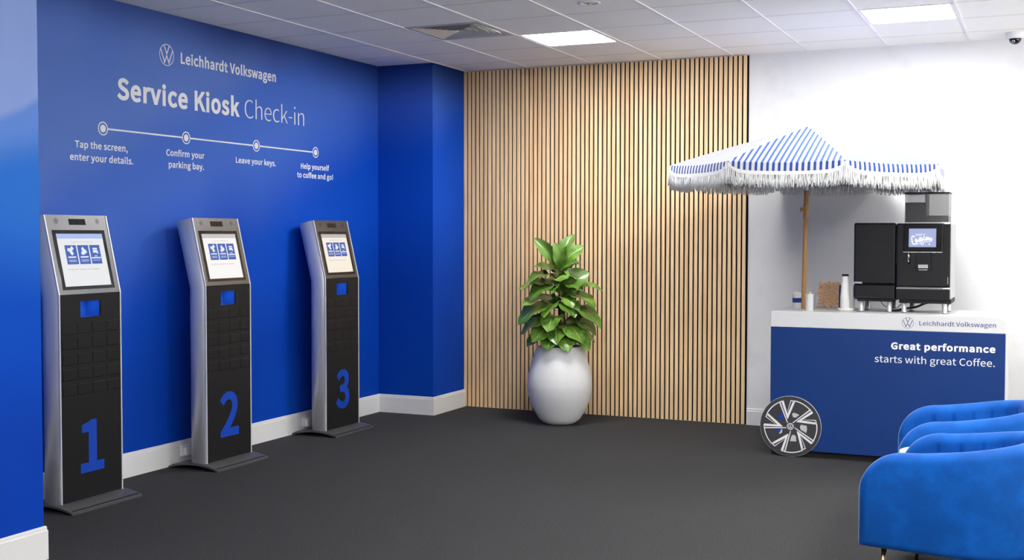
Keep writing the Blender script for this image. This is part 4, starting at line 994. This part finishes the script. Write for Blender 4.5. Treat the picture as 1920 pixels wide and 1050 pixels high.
lettering('screen_caption', [('MAKE IT', -0.012, 0.0145, 0.0130, 0.060, 10, 'c')], ms_w, dsp, frame((0, 0, 0.0005), (1, 0, 0), (0, 1, 0), (0, 0, 1)), 0.0002)
scr = []
def curve(pts, w): 
    n = len(pts); out = []
    for i in range(n - 1):
        p0, p1, p2, p3 = (Vector(pts[max(0, i - 1)]), Vector(pts[i]), Vector(pts[i + 1]), Vector(pts[min(n - 1, i + 2)]))
        for k in range(6):
            u = k / 6; out.append(tuple(0.5 * ((2 * p1) + (-p0 + p2) * u + (2 * p0 - 5 * p1 + 4 * p2 - p3) * u * u + (-p0 + 3 * p1 - 3 * p2 + p3) * u ** 3)))
    out.append(pts[-1]); return stroke(out, w)
k_ = lambda pts: [(x / 1000, y / 1000) for x, y in pts]
scr += curve(k_([(-48, 4), (-60, 12), (-68, 2), (-66, -22), (-58, -40), (-44, -42), (-34, -26), (-38, -10), (-46, -14), (-40, -26), (-26, -20), (-18, -4), (-22, -18), (-14, -24), (-4, -10), (-8, 0), (-14, -10), (-4, -20), (6, -8), (10, 6), (8, -12), (18, -14), (26, 2), (24, -14), (34, -10), (44, -2), (36, 2), (34, -10), (46, -12), (56, -2), (60, -14), (50, -18)]), 0.0085)
scr += curve(k_([(-58, -46), (-30, -40), (0, -30), (30, -26), (58, -24)]), 0.0045)
scr += curve(k_([(-2, -30), (-8, -42), (4, -46), (8, -32)]), 0.005)
scr += [disc_poly(0.044, -0.042, 0.0055, 16)]
flat('screen_script', scr, ms_w, dsp, None, 0.0002, 0.0006)
mb = MB(); mb.prism([(4.508, 1.432), (4.598, 1.432), (4.598, 1.36), (4.606, 1.303), (4.503, 1.303), (4.508, 1.36)], 1, -1.158, -1.118); sp2 = L(mb.build('spout', black_satin, cof, 0.003), cof)
mb = MB(); mb.box(4.521, 4.584, -1.1605, -1.157, 1.320, 1.345, 0.001, 1); mb.build('spout_plate', chrome, sp2)
mb = MB(); mb.box(4.525, 4.580, -1.1605, -1.157, 1.307, 1.312); mb.build('spout_strip', chrome, sp2)
mb = MB(); mb.lathe([(0.0075, 1.362), (0.0075, 1.435)], 16, (4.4575, -1.140, 0), cap0=True, cap1=True); sw = L(mb.build('steam_wand', chrome, cof), cof)
mb = MB(); mb.lathe([(0.0062, 1.348), (0.0062, 1.3622)], 16, (4.4575, -1.140, 0), cap0=True); mb.build('wand_tip', black_matte, sw)
for x_, y_ in ((4.425, -1.075), (4.688, -1.090), (4.450, -0.80), (4.690, -0.80)):
    mb = MB(); mb.lathe([(0.0165, CZ + 0.004), (0.0165, 1.0805)], 20, (x_, y_, 0), cap1=True); lg = L(mb.build('leg', leg_steel, cof), cof)
    mb = MB(); mb.lathe([(0.0155, CZ + 0.0002), (0.0155, CZ + 0.0045)], 16, (x_, y_, 0), cap0=True, cap1=True); mb.build('foot', black_matte, lg)
# hopper
hx0, hx1, hy0, hy1, hz0, hz1 = 4.416, 4.700, -1.02, -0.80, 1.621, 1.832
def shell_box(x0, x1, y0, y1, z0, z1, w=0.003):
    mb = MB()
    mb.box(x0, x1, y0, y0 + w, z0, z1); mb.box(x0, x1, y1 - w, y1, z0, z1)
    mb.box(x0, x0 + w, y0 + w, y1 - w, z0, z1); mb.box(x1 - w, x1, y0 + w, y1 - w, z0, z1)
    return mb
hp = L(shell_box(hx0, hx1, hy0, hy1, hz0, hz1 - 0.006).build('bean_hopper', hopper_glass, cof), cof)
mb = MB(); mb.box(hx0 - 0.004, hx1 + 0.006, hy0 - 0.004, hy1 + 0.004, hz1 - 0.006, hz1 + 0.003, 0.002, 1); mb.build('hopper_lid', black_satin, hp)
mb = MB(); mb.box(4.548, 4.556, hy0 + 0.004, hy1 - 0.004, hz0, hz1 - 0.01); mb.build('hopper_divider', black_satin, hp)
mb = MB(); mb.box(hx0 + 0.004, 4.547, hy0 + 0.005, hy1 - 0.005, hz0, 1.766, 0.003, 1); mb.box(4.557, hx1 - 0.004, hy0 + 0.005, hy1 - 0.005, hz0, 1.676, 0.003, 1)
bn = mb.build('coffee_beans', beans, hp); bn['kind'] = 'stuff'
mb = MB(); mb.box(4.414, 4.708, hy0 - 0.012, hy1 + 0.01, 1.619, 1.630, 0.002, 1); mb.build('hopper_collar', silver, hp)

def bez(pts, n=24):
    out = []
    m_ = len(pts)
    for i in range(m_ - 1):
        p0, p1, p2, p3 = (Vector(pts[max(0, i - 1)]), Vector(pts[i]), Vector(pts[i + 1]), Vector(pts[min(m_ - 1, i + 2)]))
        for k in range(8):
            u = k / 8; out.append(0.5 * ((2 * p1) + (-p0 + p2) * u + (2 * p0 - 5 * p1 + 4 * p2 - p3) * u * u + (-p0 + 3 * p1 - 3 * p2 + p3) * u ** 3))
    out.append(Vector(pts[-1])); return out
mb = MB(); mb.tube(bez([(4.30, -0.96, CZ + 0.007), (4.36, -0.98, CZ + 0.009), (4.42, -0.96, CZ + 0.022), (4.49, -0.95, CZ + 0.034), (4.55, -0.93, CZ + 0.060), (4.59, -0.90, CZ + 0.0665)]), 0.008, 8)
tag(mb.build('power_cable', cable_black), 'thick black cable sagging under the coffee machine onto the cart top', 'cable')
mb = MB(); mb.tube(bez([(4.25, -0.93, CZ + 0.0715), (4.27, -0.93, CZ + 0.045), (4.30, -0.93, CZ + 0.026), (4.36, -0.93, CZ + 0.022), (4.385, -0.92, CZ + 0.045), (4.44, -0.90, CZ + 0.0655)]), 0.0028, 6)
tag(mb.build('power_cable', cable_black), 'thin black wire looping under the milk cooler', 'cable')

# ------------------------------------------------------------------ small things on the cart
def cup_mesh(r0, r1, h, name, m, parent, loc=None):
    mb = MB(); mb.lathe([(r0 * 0.9, 0.0), (r0, 0.002), (r1, h - 0.003), (r1 + 0.0018, h - 0.001), (r1 + 0.0005, h), (r1 - 0.0012, h - 0.002), (r0 - 0.0012, 0.004), (0.0005, 0.0045)], 28, cap0=True)
    return mb.build(name, m, parent, loc=loc)
t = thing('paper_cup', 'white paper cup with a blue band left of the umbrella pole', 'paper cup', (3.656, -0.835, CZ))
cup_mesh(0.030, 0.037, 0.100, 'cup', paper_white, t)
mb = MB(); mb.lathe([(0.0332, 0.040), (0.0356, 0.074)], 28); mb.build('band', cart_blue, t)
mb = MB()
P = []
for i in range(9):
    a_ = i / 8; row = []
    for k in range(16):
        th = 2 * PI * k / 16; r_ = 0.034 * math.sin(PI * 0.5 * (1 - a_)) ** 0.8 + 0.0004
        row.append((r_ * math.cos(th), r_ * math.sin(th), 0.098 + 0.020 * a_ + 0.007 * math.sin(3 * th + 4 * a_) * (1 - a_) * a_ * 4))
    P.append(row)
mb.grid(P, closed_v=True); mb.build('crumpled_napkin', paper_white, t)
t = thing('stirrer_cup', 'plain white cup of wooden stirrers beside the umbrella pole', 'cup', (3.797, -1.130, CZ))
cup_mesh(0.027, 0.028, 0.118, 'cup', paper_white, t)
for k in range(9):
    a_ = rnd.uniform(0, 6.28); rr = 0.006 + 0.012 * rnd.random(); x_, y_ = rr * math.cos(a_) + 0.004, rr * math.sin(a_)
    mb = MB(Matrix.Translation((x_, y_, 0.006)) @ Matrix.Rotation(R(rnd.uniform(-4, 5)), 4, 'Y') @ Matrix.Rotation(rnd.uniform(0, 3), 4, 'Z'))
    mb.box(-0.0025, 0.0025, -0.0007, 0.0007, 0, rnd.uniform(0.116, 0.126), 0.0003, 1)
    tag(mb.build('wooden_stirrer', light_wood, None, loc=(3.797, -1.130, CZ)), 'wooden stirrer stick standing in the plain white cup', 'stirrer', 'wooden stirrers in the white cup')

JX, JY = 3.862, -0.735
jar = thing('candy_jar', 'square clear acrylic jar filled with gold wrapped biscuits', 'jar', (JX, JY, CZ))
mb = shell_box(-0.078, 0.078, -0.055, 0.055, 0, 0.180, 0.0035); mb.box(-0.078, 0.078, -0.055, 0.055, 0, 0.006)
mb.build('container', jar_glass, jar)
mb = MB()
for zz in (0.178,):
    mb.box(-0.080, 0.080, -0.057, -0.053, zz, zz + 0.004); mb.box(-0.080, 0.080, 0.053, 0.057, zz, zz + 0.004); mb.box(-0.080, -0.076, -0.053, 0.053, zz, zz + 0.004); mb.box(0.076, 0.080, -0.053, 0.053, zz, zz + 0.004)
mb.build('rim', jar_glass, jar)
def wrapper():
    mb = MB(); P = []
    for i in range(9):
        u = i / 8 * 2 - 1; s = 1.0 if abs(u) < 0.62 else (0.45 + 0.2 * rnd.random() if abs(u) < 0.75 else 0.85)
        P.append([(u * 0.026, 0.0085 * s * math.cos(2 * PI * k / 8 + 0.39) * 1.15, 0.0065 * s * math.sin(2 * PI * k / 8 + 0.39)) for k in range(8)])
    V = mb.grid(P, closed_v=True, smooth=False); mb.bm.faces.new(V[0]); mb.bm.faces.new(V[-1][::-1])
    return mb.build('wrapped_biscuit', foil)
w0 = wrapper(); first = True
for lay in range(10):
    for gy in range(3):
        for gx in range(3):
            o = w0 if first else w0.copy()
            if not first: COL.objects.link(o)
            first = False
            o.location = (JX - 0.047 + gx * 0.047 + rnd.uniform(-0.006, 0.006), JY - 0.031 + gy * 0.031 + rnd.uniform(-0.005, 0.005), CZ + 0.018 + lay * 0.0175 + rnd.uniform(-0.003, 0.003))
            o.rotation_euler = (rnd.uniform(-0.5, 0.5), rnd.choice((0, 0, 1.2, -0.6)) * rnd.random(), rnd.uniform(-1.2, 1.2))
            tag(o, 'gold foil wrapped biscuit heaped in the square clear jar', 'wrapped biscuit', 'gold wrapped biscuits in the jar')

mb = MB(); mb.lathe([(0.0005, 0.0), (0.044, 0.0), (0.060, 0.019), (0.058, 0.020), (0.042, 0.004), (0.0005, 0.004)], 32)
tag(mb.build('tray', paper_white, None, loc=(4.030, -1.040, CZ)), 'small white flared dish holding the cup stack beside the cooler', 'tray')
def cup_stack(x, y, z, n, label, r=0.033, step=0.0085, h=0.10):
    mb = None
    for k in range(n):
        if k == 0:
            mb = MB(); mb.lathe([(r + 0.0015, 0.0), (r + 0.0022, 0.002), (r, 0.004), (r * 0.80, h), (r * 0.78, h + 0.001), (0.0005, h + 0.001)], 28); o = mb.build('stacked_cup', paper_white); o0 = o
        else: o = o0.copy(); COL.objects.link(o)
        o.location = (x, y, z + k * step)
        tag(o, label, 'paper cup', 'paper cups stacked upside down')
cup_stack(4.027, -1.040, CZ + 0.0045, 12, 'white paper cup in the tall upside-down stack on the dish')
cup_stack(4.047, -0.935, CZ, 9, 'white paper cup in the shorter stack behind the dish', 0.030)
t = thing('small_cup', 'small white cup with a dark top, perched on the tall cup stack', 'cup', (4.027, -1.040, CZ + 0.0045 + 11 * 0.0085 + 0.1012))
mb = MB(); mb.lathe([(0.0255, 0.0), (0.0245, 0.002), (0.0225, 0.044)], 28, cap0=True); mb.build('cup', paper_white, t)
mb = MB(); mb.lathe([(0.0226, 0.0435), (0.0232, 0.046), (0.0222, 0.056), (0.0205, 0.058), (0.0005, 0.058)], 28); mb.build('lid', black_matte, t)
t = thing('card_holder', 'narrow black upright holder behind the paper cup stack', 'holder', (3.985, -0.835, CZ))
mb = MB(); mb.box(-0.030, 0.030, -0.020, 0.020, 0, 0.172, 0.003, 2); mb.build('case', black_matte, t)
mb = MB(); mb.box(-0.026, 0.026, -0.016, 0.016, 0.172, 0.182, 0.002, 1); mb.build('card_edges', light_wood, t)

# ------------------------------------------------------------------ velvet tub chairs and side table
def tub_chair(x, y, rz, label):
    ch = thing('tub_chair', label, 'armchair', (x, y, 0), 'blue velvet tub chairs'); ch.rotation_euler = (0, 0, rz)
    th, hw, hd = 0.100, 0.360, 0.360
    r = hw - th / 2
    rc = 0.24
    path = []                                            # centre line, front of near arm -> round the back -> front of far arm
    x_f, x_b = -hd, hd - th / 2
    def seg(p0, p1, n): return [(p0[0] + (p1[0] - p0[0]) * i / n, p0[1] + (p1[1] - p0[1]) * i / n) for i in range(n)]
    path += [(x_f + 0.05 * (1 - math.cos(PI / 2 * i / 8)), -r) for i in range(8)]
    path += seg((x_f + 0.05, -r), (x_b - rc, -r), 60)
    path += [(x_b - rc + rc * math.sin(PI / 2 * i / 40), -r + rc - rc * math.cos(PI / 2 * i / 40)) for i in range(40)]
    path += seg((x_b, -r + rc), (x_b, r - rc), 20)
    path = path + [(x_b, r - rc)] + [(px, -py) for px, py in reversed(path[:-20])]
    cum = [0.0]
    for a_, b_ in zip(path, path[1:]): cum.append(cum[-1] + math.hypot(b_[0] - a_[0], b_[1] - a_[1]))
    T = cum[-1]; rows = []
    for i, (px, py) in enumerate(path):
        a_ = path[max(0, i - 1)]; b_ = path[min(len(path) - 1, i + 1)]
        dx, dy = b_[0] - a_[0], b_[1] - a_[1]; l_ = math.hypot(dx, dy); nx, ny = dy / l_, -dx / l_      # outward
        dist = px - x_f                                  # from the chair's front
        if dist < 0.05: half = th / 2 * math.sqrt(max(0.0, 1 - ((0.05 - dist) / 0.05) ** 2)) + 0.001
        else: half = th / 2
        R_ = 0.20
        zt = 0.612 + 0.075 * min(1, max(0, (dist - 0.2)) / 0.5) ** 1.3
        if dist < R_: zt -= R_ * (1 - math.sqrt(max(0, 1 - ((R_ - dist) / R_) ** 2))) * 0.95
        z0 = 0.200
        g = math.exp(-(((cum[i] / 0.1015) % 1.0 - 0.5) * 0.1015 / 0.0095) ** 2) * 0.020 * min(1, max(0, dist - 0.05) / 0.1)
        sec = []
        belly = 0.012 if dist > 0.05 else 0.012 * dist / 0.05
        rt = min(half, 0.048)
        for q in range(5):                               # outer side
            u = q / 4; zz = z0 + 0.025 + (zt - rt - z0 - 0.025) * u
            sec.append((half + belly * math.sin(PI * u), zz))
        for q in range(1, 12):
            a2 = PI * q / 12; sec.append((half * math.cos(a2), zt - rt + rt * math.sin(a2)))
        for q in range(7):                               # inner side with channel grooves
            u = q / 6; sec.append((-half + g * min(1, 4 * u + 0.2) - 0.008 * math.sin(PI * u) * min(1, dist / 0.1), zt - rt - (zt - rt - z0) * u))
        sec.append((-half * 0.6, z0 - 0.004)); sec.append((half * 0.7, z0 - 0.004)); sec.append((half * 0.95, z0 + 0.006))
        rows.append([(px + nx * o_, py + ny * o_, z_) for o_, z_ in sec])
    mb = MB(); V = mb.grid(rows, closed_v=True); mb.bm.faces.new(V[0]); mb.bm.faces.new(V[-1])
    sh2 = mb.build('shell', velvet, ch)
    # seat cushion, D-shaped
    pl = []
    hw2 = hw - th - 0.006
    for i in range(13):
        a_ = -PI / 2 + PI * i / 12; pl.append((0.02 + 0.225 * math.cos(a_), hw2 * math.sin(a_)))
    pl = [(-0.345, -hw2 + 0.03), (-0.33, -hw2)] + pl + [(-0.33, hw2), (-0.345, hw2 - 0.03)]
    cx = sum(p[0] for p in pl) / len(pl)
    lv_ = []
    for zz, k in ((0.262, 0.97), (0.275, 1.0), (0.40, 1.0), (0.425, 0.97), (0.437, 0.88), (0.443, 0.6), (0.445, 0.1)):
        lv_.append([(cx + (px - cx) * k, py * k, zz) for px, py in pl])
    mb = MB(); V = mb.grid(lv_, closed_v=True); mb.bm.faces.new(V[0]); mb.bm.faces.new(V[-1]); mb.build('seat_cushion', velvet, ch)
    mb = MB(); mb.prism([(-0.30, -0.29), (0.18, -0.29), (0.29, -0.15), (0.29, 0.15), (0.18, 0.29), (-0.30, 0.29)], 2, 0.186, 0.264); mb.build('seat_frame', black_matte, ch)
    for lx, ly in ((-0.262, -0.268), (-0.262, 0.268), (0.20, -0.235), (0.20, 0.235)):
        mb = MB(); mb.tube([(lx, ly, 0.190), (lx * 1.05, ly * 1.05, 0.0)], [0.0125, 0.008], 14); mb.build('leg', gold_leg, ch)
    return ch
tub_chair(5.000, -4.032, R(-10), 'blue velvet tub chair in the right foreground with a gold leg')
tub_chair(4.972, -3.010, R(6), 'blue velvet tub chair farther back, partly hidden by the nearer one')
t = thing('side_table', 'small round white side table between the two blue chairs', 'side table', (4.790, -3.524, 0))
mb = MB(); mb.lathe([(0.0005, 0.462), (0.100, 0.462), (0.114, 0.467), (0.119, 0.479), (0.114, 0.491), (0.102, 0.496), (0.0005, 0.497)], 48); mb.build('table_top', counter_white, t)
mb = MB(); mb.lathe([(0.018, 0.012), (0.018, 0.463)], 20); mb.build('stem', black_matte, t)
mb = MB(); mb.lathe([(0.07, 0.0), (0.07, 0.008), (0.03, 0.016), (0.018, 0.02)], 40, cap0=True); mb.build('foot', black_matte, t)
